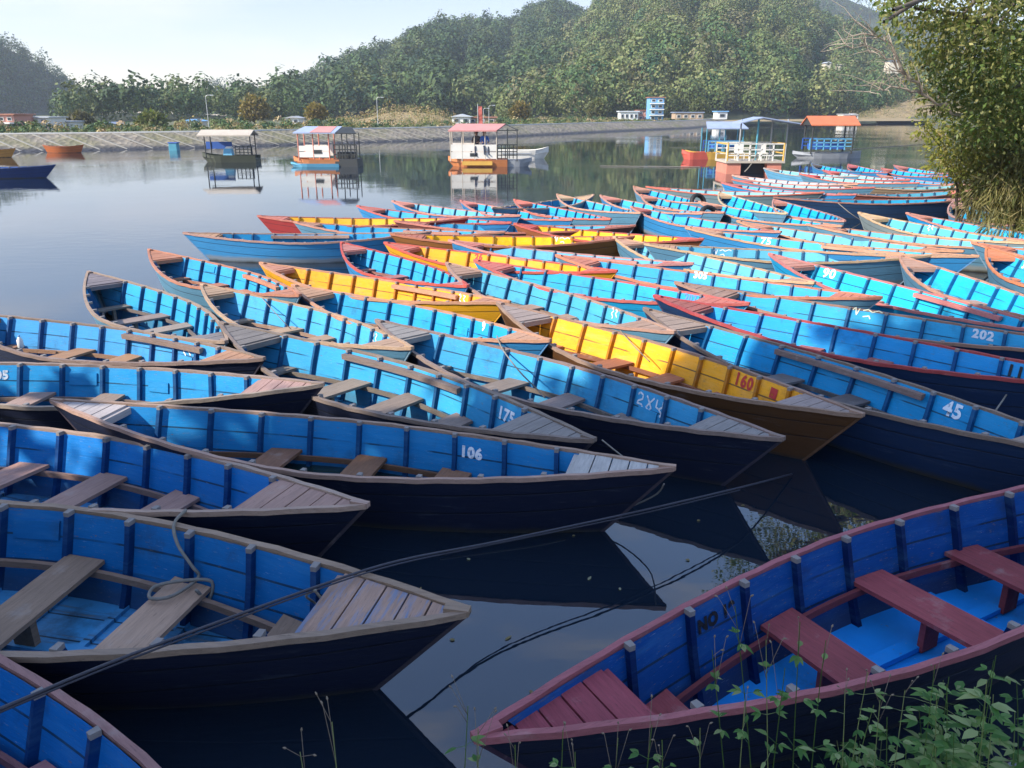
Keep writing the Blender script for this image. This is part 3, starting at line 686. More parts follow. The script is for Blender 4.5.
BOATS = [
# near boats
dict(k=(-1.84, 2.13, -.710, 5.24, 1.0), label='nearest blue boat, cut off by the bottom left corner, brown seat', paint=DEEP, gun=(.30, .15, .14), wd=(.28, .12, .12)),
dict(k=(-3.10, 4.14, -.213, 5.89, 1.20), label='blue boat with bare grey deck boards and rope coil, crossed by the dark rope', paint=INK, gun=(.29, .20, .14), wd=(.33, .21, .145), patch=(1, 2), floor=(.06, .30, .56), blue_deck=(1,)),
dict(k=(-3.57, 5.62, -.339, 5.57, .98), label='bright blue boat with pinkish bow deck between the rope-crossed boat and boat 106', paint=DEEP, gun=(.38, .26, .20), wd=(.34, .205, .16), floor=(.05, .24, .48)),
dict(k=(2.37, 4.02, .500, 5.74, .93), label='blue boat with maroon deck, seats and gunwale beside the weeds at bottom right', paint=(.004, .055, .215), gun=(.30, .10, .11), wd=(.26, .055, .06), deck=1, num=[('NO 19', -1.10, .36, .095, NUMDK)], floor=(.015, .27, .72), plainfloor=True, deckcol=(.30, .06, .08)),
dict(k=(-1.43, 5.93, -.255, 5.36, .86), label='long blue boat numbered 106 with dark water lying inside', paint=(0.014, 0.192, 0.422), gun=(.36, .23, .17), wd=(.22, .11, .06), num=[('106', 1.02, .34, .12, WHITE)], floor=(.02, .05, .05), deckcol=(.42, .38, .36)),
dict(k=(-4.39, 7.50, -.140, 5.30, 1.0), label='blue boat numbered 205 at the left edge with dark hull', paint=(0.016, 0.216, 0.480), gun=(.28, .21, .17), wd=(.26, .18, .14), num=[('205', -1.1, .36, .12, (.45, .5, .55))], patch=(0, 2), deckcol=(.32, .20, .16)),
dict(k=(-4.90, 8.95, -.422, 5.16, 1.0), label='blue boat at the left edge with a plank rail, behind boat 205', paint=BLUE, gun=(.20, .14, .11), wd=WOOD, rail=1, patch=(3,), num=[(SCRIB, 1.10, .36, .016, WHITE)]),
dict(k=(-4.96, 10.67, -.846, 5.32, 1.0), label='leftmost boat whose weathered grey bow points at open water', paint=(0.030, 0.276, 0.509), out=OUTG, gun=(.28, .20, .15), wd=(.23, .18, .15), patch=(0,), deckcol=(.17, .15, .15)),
dict(k=(-4.77, 12.75, -.792, 5.24, 1.0), label='blue boat with upturned pink bow and dusty pink seats', paint=(0.030, 0.300, 0.547), out=OUTG, gun=PINK, wd=PINK, rail=1, patch=(1,)),
dict(k=(-2.82, 9.95, -.762, 4.81, 1.0), label='blue boat with tan gunwale wedged behind boat 175', paint=(0.060, 0.320, 0.557), out=OUTG, gun=(.42, .27, .17), wd=(.36, .23, .15), num=[(SCRIB, 1.38, .40, .016, WHITE)]),
dict(k=(-1.43, 7.57, -.723, 5.53, 1.0), label='blue boat numbered 175 with dark hull and brown plank rail', paint=(0.035, 0.288, 0.518), gun=(.20, .15, .12), wd=(.24, .18, .14), num=[('175', 1.49, .37, .15, WHITE)], rail=2, deckcol=(.19, .17, .155)),
dict(k=(.23, 7.69, -.776, 5.31, 1.0), label='blue boat with white Devanagari numerals between boat 175 and yellow boat 160', paint=(0.035, 0.300, 0.528), gun=(.22, .16, .13), wd=(.21, .16, .13), num=[(DEVA, 1.10, .36, .017, (.62, .66, .68))], patch=(3,), deckcol=(.24, .21, .19)),
dict(k=(1.37, 8.38, -.926, 5.22, 1.0), label='yellow boat with red number 160 and a red square', paint=YEL, out=BROWNY, gun=(.30, .19, .14), wd=(.33, .13, .07), num=[('160', 1.10, .38, .17, NUMRED), (REDSQ, 1.54, .40, .10, NUMRED)], deckcol=(.30, .23, .20), floor=(.5, .25, .02)),
dict(k=(-2.14, 12.04, -.595, 5.09, 1.0), label='yellow boat with tan rail and plain bow just behind the cyan boat numbered 9', paint=YEL, out=OUTY, gun=(.45, .22, .13), wd=(.42, .20, .12), rail=1, num=[(SCRIB, 1.54, .42, .016, WHITE)]),
dict(k=(-1.99, 13.69, -.989, 4.88, 1.0), label='small blue boat with red gunwale between two yellow boats', paint=(0.030, 0.312, 0.557), out=OUTB, gun=RED, wd=(.36, .15, .12)),
dict(k=(3.11, 7.73, -1.048, 5.61, 1.0), label='blue boat with white number 45 at the right edge', paint=(0.012, 0.276, 0.557), out=DKBLUE, gun=(.20, .14, .11), wd=(.15, .13, .12), num=[('45', 1.10, .38, .18, WHITE)], rail=2, deckcol=(.28, .20, .16)),
dict(k=(3.94, 8.88, -.803, 5.66, 1.0), label='blue boat with red gunwale and dark number 111', paint=(0.014, 0.264, 0.576), out=DKBLUE, gun=(.36, .06, .06), wd=(.3, .1, .08), num=[('111', 1.50, .39, .16, NUMDK)]),
dict(k=(-1.42, 10.23, -.702, 4.84, 1.0), label='cyan boat with tan deck and a white number 9', paint=(0.018, 0.309, 0.595), out=OUTB, gun=(.44, .23, .14), wd=(.40, .23, .14), num=[('9', 1.12, .42, .15, WHITE)], patch=(0,)),
dict(k=(-.40, 14.33, -.622, 5.16, 1.0), label='yellow boat with red gunwale and faint red number 26', paint=YEL, out=OUTY, gun=(.48, .09, .06), wd=(.42, .12, .08), num=[('26', -.66, .40, .15, NUMRED)]),
dict(k=(.39, 11.15, -.972, 5.28, 1.0), label='pale blue boat with weathered brown deck ending behind yellow boat 160', paint=(0.060, 0.324, 0.518), out=OUTG, gun=(.36, .22, .16), wd=(.33, .20, .14), num=[(SCRIB, 1.10, .42, .018, WHITE)]),
dict(k=(1.26, 12.07, -.704, 4.98, 1.0), label='cyan boat with red gunwale and faint number 207', paint=CYAN, out=OUTC, gun=(.46, .11, .09), wd=(.42, .13, .10), num=[('207', 1.54, .43, .15, NUMBL)]),
dict(k=(4.60, 9.97, -.722, 5.74, 1.0), label='blue boat numbered 202, sunlit at its left end, shaded at its right', paint=(0.030, 0.324, 0.557), out=DKBLUE, gun=(.30, .17, .12), wd=(.33, .2, .14), num=[('202', 1.09, .40, .14, (.6, .63, .66)), (SCRAWL, -.22, .42, .014, (.7, .66, .45))]),
dict(k=(2.92, 12.46, -.671, 5.45, 1.0), label='cyan boat numbered 305 with long salmon gunwale and red bow deck', paint=(0.040, 0.342, 0.576), out=OUTG, gun=(.50, .19, .11), wd=(.48, .17, .11), num=[('305', -.44+.22, .42, .14, WHITE)]),
dict(k=(5.05, 15.02, -.242, 5.12, 1.0), label='pale blue boat with buff bow and white scrawl just below boat 75', paint=PALE, out=OUTG, gun=BUFF, wd=(.42, .24, .15), num=[(SCRAWL, -1.1, .40, .016, WHITE)]),
dict(k=(3.28, 14.12, -1.094, 5.28, 1.0), label='pale blue boat with beige gunwale behind boat 305', paint=PALE, out=OUTG, gun=BUFF, wd=(.45, .25, .16)),
dict(k=(.89, 14.84, -.566, 5.13, 1.0), label='pale blue boat with grey rail behind the yellow boat numbered 26', paint=(0.100, 0.353, 0.557), out=OUTB, gun=(.42, .20, .17), wd=(.42, .14, .11), rail=1),
dict(k=(6.02, 15.99, -.712, 5.79, 1.0), label='cyan boat numbered 75 with tan gunwales', paint=(0.040, 0.353, 0.576), out=OUTB, gun=(.44, .24, .15), wd=(.42, .24, .15), num=[('75', -1.1, .40, .19, WHITE)], rail=1),
dict(k=(6.80, 16.91, -.926, 5.15, 1.0), label='pale blue boat with orange-brown bow deck directly behind boat 75', paint=PALE, out=OUTG, gun=(.48, .24, .14), wd=(.46, .20, .12)),
dict(k=(8.63, 16.57, -.697, 5.24, 1.0), label='pale blue boat with thick orange gunwale at right, reaching the boat with salmon bow deck', paint=PALE, out=OUTG, gun=(.48, .24, .14), wd=(.46, .2, .12)),
dict(k=(8.56, 12.67, -1.717, 4.93, 1.0), label='cyan boat with orange gunwale at the right edge, white number 30', paint=CYAN, out=OUTG, gun=(.55, .19, .09), wd=(.5, .19, .1), num=[('30', -1.60, .42, .15, WHITE)]),
dict(k=(10.52, 13.57, -.912, 5.24, 1.0), label='boat with square salmon bow deck entering from the right edge', paint=(0.060, 0.331, 0.538), out=OUTG, gun=(.5, .2, .12), wd=(.52, .19, .11)),
dict(k=(6.94, 11.71, -1.560, 5.19, 1.0), label='bright cyan boat with brown bow deck, pointing away at right, blue seat', paint=(0.016, 0.364, 0.634), out=OUTG, gun=(.46, .24, .16), wd=(.38, .22, .16)),
dict(k=(5.60, 11.67, -1.225, 5.79, 1.0), label='cyan boat with white number 90 and a pink rail', paint=(0.016, 0.375, 0.614), out=OUTC, gun=(.50, .17, .15), wd=(.45, .2, .14), num=[('90', -1.54, .42, .20, WHITE)], rail=1),
# the back rows
dict(k=(-4.31, 17.11, .046, 5.19, 1.0), label='blue boat lying broadside with its scummed outer hull facing the camera', paint=(0.020, 0.240, 0.480), out=(.035, .22, .45), gun=(.36, .22, .17), wd=WOOD, rail=2),
dict(k=(-3.60, 19.50, -.106, 5.17, 1.0), label='yellow boat with a dark red hull at the left end of the back row', paint=(.75, .40, .03), out=OUTR, gun=(.38, .12, .09), wd=(.4, .14, .1)),
dict(k=(-2.61, 18.11, -.313, 5.17, 1.0), label='blue boat with brown rails squeezed behind the broadside blue boat', paint=(0.030, 0.264, 0.480), out=OUTG, gun=(.42, .20, .14), wd=(.4, .2, .14), rail=1),
dict(k=(-2.11, 20.51, -.665, 5.32, 1.0), label='blue boat with red bow near the yellow boat with the dark red hull', paint=(0.030, 0.324, 0.538), out=OUTB, gun=(.42, .10, .08), wd=(.42, .14, .10)),
dict(k=(-1.59, 21.53, -.744, 4.90, 1.0), label='pale blue boat with salmon bow, leftmost in its back row behind the red-bowed boat', paint=PALE, out=OUTB, gun=(.46, .20, .15), wd=(.45, .18, .13)),
dict(k=(.01, 18.53, -.135, 5.55, 1.0), label='long blue boat lying broadside with brown end behind the rear yellow boats', paint=(0.050, 0.324, 0.528), out=(.14, .05, .04), gun=(.42, .16, .12), wd=(.4, .14, .1)),
dict(k=(-.01, 16.53, -.055, 5.00, 1.0), label='yellow boat lying broadside with a rust brown hull and white lettering', paint=(.82, .44, .012), out=(.22, .085, .02), gun=(.42, .15, .08), wd=(.42, .14, .09), num=[(SCRAWL, 1.10, .42, .016, WHITE)]),
dict(k=(1.93, 17.13, -.517, 4.33, 1.0), label='rearmost yellow boat with a red bow deck, right of the broadside yellow boat', paint=(.82, .44, .012), out=(.25, .08, .03), gun=(.45, .10, .07), wd=(.5, .10, .08)),
dict(k=(-.02, 21.41, -.956, 5.06, 1.0), label='cyan boat with pink bow left of the dark-sided boat at the back', paint=(0.022, 0.331, 0.595), out=OUTB, gun=(.46, .18, .14), wd=(.45, .15, .12)),
dict(k=(1.00, 23.60, -2.25, 4.9, 1.0), label='back row boat seen end on with dark inner side and open bow', paint=(0.015, 0.204, 0.442), out=OUTG, gun=(.50, .33, .22), wd=BUFF),
dict(k=(2.32, 23.02, -1.209, 5.26, 1.0), label='pale cyan boat with buff bow right of the end-on boat', paint=(0.040, 0.342, 0.576), out=OUTG, gun=(.48, .26, .17), wd=BUFF),
dict(k=(1.21, 21.52, -1.096, 5.01, 1.0), label='cyan boat with salmon red bow in front of the end-on boat', paint=(0.020, 0.320, 0.576), out=OUTG, gun=(.50, .15, .10), wd=(.5, .15, .1)),
dict(k=(3.68, 22.43, -1.162, 5.13, 1.0), label='cyan boat with tan gunwale whose red end meets the black tyre', paint=(0.040, 0.331, 0.576), out=OUTB, gun=(.46, .24, .17), wd=(.45, .17, .12)),
dict(k=(4.41, 19.37, -1.071, 5.26, 1.0), label='cyan boat with reddish end just left of number 75, below the black tyre', paint=(0.040, 0.331, 0.576), out=OUTB, gun=(.42, .20, .14), wd=(.42, .12, .1)),
dict(k=(4.78, 25.54, -1.323, 5.24, 1.0), label='cyan boat with grey outer bow at the left of the far right group', paint=(0.030, 0.331, 0.595), out=OUTG, gun=(.44, .22, .14), wd=(.42, .22, .14)),
dict(k=(4.65, 22.88, -1.288, 4.93, 1.0), label='cyan boat with brown end nested in front of the grey-bowed boat', paint=(0.030, 0.331, 0.595), out=OUTG, gun=(.46, .20, .14), wd=(.44, .2, .13)),
dict(k=(7.13, 26.72, -.390, 5.65, 1.0), label='long boat lying broadside with bright red gunwale and pale planks', paint=(0.220, 0.456, 0.499), out=(.15, .22, .24), gun=(.50, .14, .09), wd=(.5, .15, .1)),
dict(k=(6.62, 22.87, -1.496, 5.30, 1.0), label='cyan boat with buff gunwale pointing straight away by the black tyre', paint=(0.020, 0.331, 0.595), out=OUTG, gun=(.52, .38, .24), wd=BUFF),
dict(k=(6.26, 20.41, -1.178, 5.39, 1.0), label='cyan boat with white marks and salmon deck right of the black tyre', paint=(0.022, 0.342, 0.595), out=OUTG, gun=(.50, .24, .15), wd=(.5, .24, .15), num=[(SCRIB, -.66, .42, .02, WHITE)]),
dict(k=(7.72, 21.47, -1.554, 5.09, 1.0), label='bright blue boat with dark inner bow below the long dark-hulled boat', paint=(0.008, 0.324, 0.595), out=OUTG, gun=(.42, .20, .16), wd=(.4, .17, .12)),
dict(k=(10.87, 24.33, -.058, 6.11, 1.0), label='long boat lying broadside with dark navy hull near the right bank', paint=(0.020, 0.312, 0.499), out=(.012, .04, .10), gun=(.30, .14, .11), wd=(.3, .15, .12)),
dict(k=(11.92, 20.81, -1.826, 5.21, 1.0), label='bright blue boat nosing in beside the grassy bank', paint=(0.008, 0.324, 0.595), out=(.10, .22, .32), gun=(.40, .22, .18), wd=(.38, .2, .16)),
dict(k=(10.76, 17.84, -1.216, 5.34, 1.0), label='cyan boat with blue outer bow in front of the boat nosing the bank', paint=(0.025, 0.353, 0.595), out=(.01, .25, .55), gun=(.44, .20, .15), wd=(.42, .18, .13)),
dict(k=(9.42, 18.12, -1.290, 5.02, 1.0), label='pale cyan boat with buff bow and grey outer hull at right', paint=(0.090, 0.397, 0.538), out=(.20, .24, .24), gun=(.50, .32, .18), wd=(.5, .32, .18), num=[(SCRIB, -.66, .42, .02, WHITE)]),
dict(k=(14.64, 37.64, -1.520, 5.24, 1.0), label='farthest row, blue boat with black inner bow nearest the pontoon', paint=(0.020, 0.312, 0.557), out=OUTB, gun=(.10, .16, .25), wd=DARK, simple=True),
dict(k=(15.95, 37.27, -1.649, 5.25, 1.0), label='farthest row, cyan boat with red bow and dark inner side', paint=(0.020, 0.331, 0.595), out=OUTB, gun=(.40, .12, .10), wd=(.4, .1, .1), simple=True),
dict(k=(16.89, 34.84, -1.490, 5.23, 1.0), label='farthest row, cyan boat with red bow, left of the rightmost one', paint=(0.020, 0.331, 0.614), out=OUTB, gun=(.42, .14, .11), wd=(.4, .12, .1), simple=True),
dict(k=(17.97, 36.19, -1.521, 5.27, 1.0), label='farthest row, rightmost cyan boat close to the yellow-green shrubs', paint=(0.020, 0.342, 0.595), out=OUTB, gun=(.40, .15, .12), wd=(.4, .15, .12), simple=True),
dict(k=(14.09, 33.18, -1.299, 5.25, 1.0), label='pale boat with red bow, second row of the far group', paint=(0.230, 0.464, 0.528), out=OUTG, gun=(.46, .12, .10), wd=(.5, .1, .08), simple=True),
dict(k=(12.41, 34.69, -1.102, 5.21, 1.0), label='pale boat with light blue outer bow next to the red floats of the pontoon', paint=(0.150, 0.420, 0.557), out=(.10, .28, .42), gun=(.36, .30, .26), wd=(.4, .2, .15), simple=True),
dict(k=(13.03, 31.36, -1.024, 5.23, 1.0), label='pale boat with a solid red bow deck in the far group', paint=(0.220, 0.480, 0.499), out=OUTG, gun=(.50, .14, .10), wd=(.52, .06, .05), simple=True),
dict(k=(10.36, 30.67, -.876, 5.22, 1.0), label='whitish boat with buff gunwale in front of the red floats', paint=(0.330, 0.423, 0.520), out=OUTG, gun=(.50, .28, .20), wd=(.48, .26, .2), simple=True),
dict(k=(10.16, 29.16, -.744, 5.23, 1.0), label='pale boat with red end tip in front of the whitish boat', paint=(0.250, 0.464, 0.518), out=OUTG, gun=(.46, .13, .10), wd=(.45, .12, .1), simple=True),
dict(k=(9.00, 27.25, -.919, 5.17, 1.0), label='blue boat with thin red gunwale behind the long red-gunwaled boat', paint=(0.070, 0.331, 0.557), out=OUTB, gun=(.46, .14, .12), wd=(.45, .12, .1), simple=True),
dict(k=(13.93, 28.59, .136, 5.13, 1.0), label='boat with sandy beige gunwale lying broadside behind the dark-hulled boat', paint=(0.200, 0.456, 0.480), out=(.3, .22, .14), gun=(.52, .32, .20), wd=BUFF, simple=True),
dict(k=(12.71, 26.30, .262, 5.19, 1.0), label='boat with rusty red hull side just behind the long dark-hulled boat', paint=(0.100, 0.384, 0.499), out=(.24, .08, .06), gun=(.46, .18, .13), wd=(.45, .15, .1), simple=True),
dict(k=(15.54, 31.34, -1.321, 5.11, 1.0), label='blue boat ending near the shrubs, in front of the farthest row', paint=(0.060, 0.309, 0.576), out=OUTB, gun=(.46, .20, .14), wd=(.45, .2, .14), simple=True),
]
BO = []
for d in BOATS:
    d = dict(d); k = d.pop('k'); BO.append(boat(*k, **d))
B_b1, B_b2, B_b3, B_Q, B_106 = BO[:5]
# bilge water inside 106
vs = []
xs = [-1.5+i*.1 for i in range(31)]
for x in xs:
    y = inner(x, .055, .032); vs += [(x, y, .055), (x, -y, .055)]
link('bilge_water', MB().add(vs, [(2*i, 2*i+1, 2*i+3, 2*i+2) for i in range(len(xs)-1)]).mesh('bilge_water', [M_BILGE]), B_106)

# boats lying off at the left, over by the dam
for (px, py, Y, th, L, lab, kw) in [
    (-6, 171, 39.0, .10, 5.6, 'dark blue boat afloat alone at the far left', dict(paint=(.02, .08, .30), out=(.008, .03, .12), gun=(.03, .06, .16))),
    (64, 151, 63.5, -.05, 3.2, 'orange brown boat floating by the foot of the dam', dict(paint=(.4, .12, .03), out=(.34, .09, .02), gun=(.3, .1, .05))),
    (-14, 155, 57.0, .0, 4.2, 'ochre boat at the left edge near the dam, mostly cut off', dict(paint=(.5, .25, .04), out=(.42, .20, .04), gun=(.3, .15, .06)))]:
    p = at(px, py, Y); boat(p.x, Y, th, L, 1., lab, wd=WOOD, simple=True, group='boats lying off near the dam', seats=(1, 2, 3), **kw)

# ------------------------------------------------------------------ the water: one sheet, open where the hulls sit in it
def water_sheet(y0=-150):
    from mathutils.geometry import delaunay_2d_cdt
    polys = []
    for o in BO_ALL:
        M = o.matrix_basis; P_ = []
        for sgn in (1, -1):
            for k in range(13):
                s = (-.955+1.91*k/12)*sgn
                v = (0-zb_(s))/(zt_(s)-zb_(s)); x, y, z = hull_pt(s, v, .012)
                q = M @ Vector((x, y*sgn, 0)); P_.append((q.x, q.y))
        polys.append(P_)
    # hulls that touch are nudged apart by dropping points that fall inside a neighbour
    def inside(p, poly):
        c = False; j = len(poly)-1
        for i in range(len(poly)):
            (xi, yi), (xj, yj) = poly[i], poly[j]
            if (yi > p[1]) != (yj > p[1]) and p[0] < (xj-xi)*(p[1]-yi)/(yj-yi)+xi: c = not c
            j = i
        return c
    V = [Vector((x, y)) for x, y in ((-XX, y0), (XX, y0), (XX, 1000), (-XX, 1000))]; E_ = [(0, 1), (1, 2), (2, 3), (3, 0)]
    for P_ in polys:
        b = len(V); V += [Vector(p) for p in P_]; n = len(P_); E_ += [(b+i, b+(i+1) % n) for i in range(n)]
    ov, oe, of, *_ = delaunay_2d_cdt(V, E_, [], 0, 1e-5)
    bb = [(min(p[0] for p in P_), max(p[0] for p in P_), min(p[1] for p in P_), max(p[1] for p in P_)) for P_ in polys]
    F = []
    for f in of:
        c = (sum(ov[i].x for i in f)/3, sum(ov[i].y for i in f)/3)
        if any(x0 <= c[0] <= x1 and y0_ <= c[1] <= y1 and inside(c, P_) for (x0, x1, y0_, y1), P_ in zip(bb, polys)): continue
        F.append(tuple(f))
    me = mesh_np('lake_water', [(v.x, v.y, 0) for v in ov], F, [M_WATER])
    bm = bmesh.new(); bm.from_mesh(me); bmesh.ops.recalc_face_normals(bm, faces=bm.faces)
    if sum(f.normal.z for f in bm.faces) < 0: bmesh.ops.reverse_faces(bm, faces=bm.faces)
    bm.to_mesh(me); bm.free()
    struct(link('lake_water', me))
BO_ALL = [o for o in COL.objects if o.get('category') == 'boat']
water_sheet()

# ------------------------------------------------------------------ foliage builders
def leaf_cloud(blobs, per, L, Wd, pal, seed, droop=.35, flat=.0, jitter=.22):
    """leaf-shaped faces spread through the blobs; per = leaves per m3 of shell"""
    r = np.random.default_rng(seed); VV = []; TT = []
    for (x, y, z, rad) in blobs:
        n = int(per*rad**2.4)
        d = r.normal(size=(n, 3)); d /= np.linalg.norm(d, axis=1)[:, None]
        p = np.array([x, y, z])+d*(rad*r.uniform(.25, 1.0, (n, 1))**.55)*np.array([1, 1, .85])*(1+.25*np.sin(d[:, :1]*5+x)*np.sin(d[:, 1:2]*6+z)*np.cos(d[:, 2:]*5))
        ax = d*.6+r.normal(0, .8, (n, 3)); ax[:, 2] -= droop*2; ax /= np.linalg.norm(ax, axis=1)[:, None]
        nn = np.cross(ax, r.normal(size=(n, 3))); nn /= np.linalg.norm(nn, axis=1)[:, None]; sd_ = np.cross(ax, nn)
        l = L*r.uniform(.6, 1.3, (n, 1)); w = Wd*r.uniform(.6, 1.3, (n, 1))
        q = np.stack([p, p+ax*l*.45+sd_*w*.5+nn*w*.15, p+ax*l, p+ax*l*.45-sd_*w*.5+nn*w*.15], 1)
        VV.append(q.reshape(-1, 3))
        c = pal[np.clip((r.normal(0, 1.0, n)+len(pal)/2+r.normal(0, .8)).astype(int), 0, len(pal)-1)]
        TT.append(c*r.uniform(1-jitter, 1+jitter, (n, 1)))
    V = np.concatenate(VV); return V, np.arange(len(V)).reshape(-1, 4), np.concatenate(TT)
def curve_pts(a, b, sag, n=7, wob=0, seed=0):
    a = Vector(a); b = Vector(b); r = random.Random(seed); o = []
    for i in range(n):
        t = i/(n-1); p = a.lerp(b, t); p.z += sag*4*t*(1-t)
        if 0 < i < n-1 and wob: p += Vector((r.uniform(-wob, wob), r.uniform(-wob, wob), r.uniform(-wob, wob)))
        o.append(p)
    return o
def tree(name, label, base, top, tr, blobs, per, L, Wd, pal, seed, droop=.35, group=None, cat='tree', twigs=(), limbs=True):
    base = Vector(base); top = Vector(top)
    root = link(name, None, loc=base); tag(root, label, cat, group)
    bl = [(x-base.x, y-base.y, z-base.z, r_) for x, y, z, r_ in blobs]
    b = MB(); tp = top-base
    tk = curve_pts((0, 0, -.3), tp, 0, 8, tr*.5, seed)
    b.tube(tk, [tr*(1.25-.75*i/7) for i in range(8)], 8)
    link('trunk', b.mesh('trunk', [M_BARK], True), root)
    if limbs:
        b = MB()
        for i, (x, y, z, r_) in enumerate(bl):
            st = tk[min(7, 3+i % 5)]
            b.tube(curve_pts(st, (x, y, z), r_*.3, 6, r_*.12, seed+i), [tr*.45*(1-.8*k/5) for k in range(6)], 5, caps=False)
        link('branches', b.mesh('branches', [M_BARK], True), root)
    V, F, T = leaf_cloud(bl, per, L, Wd, pal, seed, droop)
    link('crown', mesh_np('crown', V, F, [M_LEAF], tint=T), root)
    for k, pts in enumerate(twigs):
        b = MB(); P0 = [Vector(p)-base for p in pts]; r = random.Random(seed+k)
        full = []
        for a_, c_ in zip(P0[:-1], P0[1:]): full += curve_pts(a_, c_, 0, 5, .05, seed+k)[:-1]
        full.append(P0[-1]); n = len(full)
        b.tube(full, [.035*(1-.85*i/(n-1)) for i in range(n)], 5)
        for i in range(3, n):
            for _ in range(3):
                d = Vector((r.uniform(-1, .2), r.uniform(-.6, .6), r.uniform(-.2, .9)))*r.uniform(.4, 1.1)
                b.tube(curve_pts(full[i], full[i]+d, .05, 4, .04, i), [.011, .008, .005, .003], 4, caps=False)
        link('dry_branch', b.mesh('dry_branch', [M_DRY], True), root)
    return root
M_DRY = plain('dry_branch_bark', (.34, .28, .22), .9, .3, 5)
PAL_R = np.array([(.08, .14, .03), (.11, .165, .04), (.17, .20, .06), (.25, .25, .085), (.34, .31, .13), (.16, .17, .06)])
PAL_Y = np.array([(.12, .16, .03), (.20, .22, .04), (.28, .27, .06), (.34, .30, .09), (.26, .20, .08)])
PAL_S = np.array([(.05, .09, .02), (.06, .10, .025), (.08, .12, .03)])

# the big tree leaning over the water at the right
pxb = [(915, 8, 17, .62), (955, -10, 17, 1.35), (1000, 22, 17, 1.5), (938, 42, 18, .72), (968, 68, 18, 1.0), (1012, 92, 18, 1.4), (944, 96, 18.4, .60), (922, 68, 18, .40),
       (985, 122, 19, .9), (1050, 60, 18, 2.0), (1060, 130, 19, 2.0), (905, -25, 16.5, .7), (893, 10, 13.5, .26), (884, 22, 13.5, .14), (930, 112, 18.6, .4)]
blobs = [(*at(px, py, Y), r_) for px, py, Y, r_ in pxb]
blobs += [(7.7, 22, 10.4, 1.3), (8.7, 22, 8.9, 1.25), (9.7, 22, 8.0, 1.3), (9.3, 22, 10.9, 1.6), (11, 22, 9.4, 1.8), (7.4, 22, 12.4, 1.4), (8.2, 22, 13.2, 1.8), (8.8, 22.5, 15.8, 2.3), (10.5, 21.5, 11.5, 2.2), (11.5, 22, 14.5, 2.8), (8.5, 23, 18.2, 2.0), (11, 22.5, 18, 2.5), (13, 21, 9.5, 2.6), (14.5, 22, 13, 3.0), (13, 20.5, 6.5, 1.9), (15.5, 21, 6.5, 2.6)]
tree('leaning_tree', 'large leafy tree leaning over the boats from the right bank', (15.2, 21, .6), (13, 20.5, 9), .32, blobs, 950, .12, .06, PAL_R, 71, .2,
     twigs=[[at(960, 115, 18), at(930, 98, 17.8), at(905, 72, 17.6), at(880, 52, 17.5), at(845, 44, 17.4)], [at(925, 95, 17.8), at(900, 88, 17.7), at(870, 92, 17.5)], [at(905, 75, 17.6), at(892, 45, 17.5), at(868, 30, 17.4)]])
# shrubs and tall grass on the bank below it
def shrub(label, blobs, per, L, Wd, pal, seed, droop, name='bank_shrub', cat='shrub', group=None):
    b = blobs[0]; base = Vector((b[0]+.5, b[1]+.6, .35)); root = link(name, None, loc=base); tag(root, label, cat, group)
    bl = [(x-base.x, y-base.y, z-base.z, r_) for x, y, z, r_ in blobs]
    m = MB()
    for i, (x, y, z, r_) in enumerate(bl): m.tube(curve_pts((.1*i, 0, -.4), (x, y, z), .2, 6, .05, i), [.04, .035, .03, .025, .02, .01], 5, caps=False)
    link('stem', m.mesh('stem', [M_BARK], True), root)
    V, F, T = leaf_cloud(bl, per, L, Wd, pal, seed, droop); link('foliage', mesh_np('foliage', V, F, [M_LEAF], tint=T), root)
    return root
def pb(*l): return [(*at(px, py, Y), r_) for px, py, Y, r_ in l]
shrub('yellow-green leafy shrub bulging over the water at the right edge, below the leaning tree', pb((962, 148, 19.5, .85), (985, 160, 19.5, .8), (950, 165, 19.6, .5), (1000, 140, 20, .9), (975, 183, 19.8, .65), (938, 132, 20, .45), (925, 128, 20, .3)), 1500, .13, .05, PAL_Y, 81, .3)
shrub('drooping olive tall grass at the right edge, just above the moored bows', pb((1010, 190, 19, .9), (1035, 205, 19, 1.0), (990, 205, 19.5, .55), (1020, 160, 19.5, 1.0), (1050, 170, 19, 1.4), (1000, 225, 18.4, .4), (1040, 232, 18, .6)), 1300, .42, .028, np.array([(.12, .14, .04), (.17, .17, .055), (.24, .21, .08), (.31, .26, .12)]), 83, .9, 'bank_grass', 'grass')
shrub('dark shrub in the shade at the right edge, behind the drooping grass', pb((1030, 150, 21, 1.3), (1060, 180, 20.5, 1.5), (1045, 110, 21, 1.4)), 600, .16, .07, PAL_S, 85, .3)
for i, (x, y, h) in enumerate([(20, 33, 3), (25, 44, 4), (32, 56, 5), (42, 72, 6)]):
    tree('bank_tree', 'tree further back along the right bank, mostly behind the leaning tree', (x+2, y, .8), (x+2, y, h*.5), .12, [(x+2, y, h*.75, h*.38), (x+1, y+1, h*.5, h*.3), (x+3.2, y-.5, h*.55, h*.33)], 90, .35, .2, PAL_R, 90+i, .2, 'trees along the right bank')

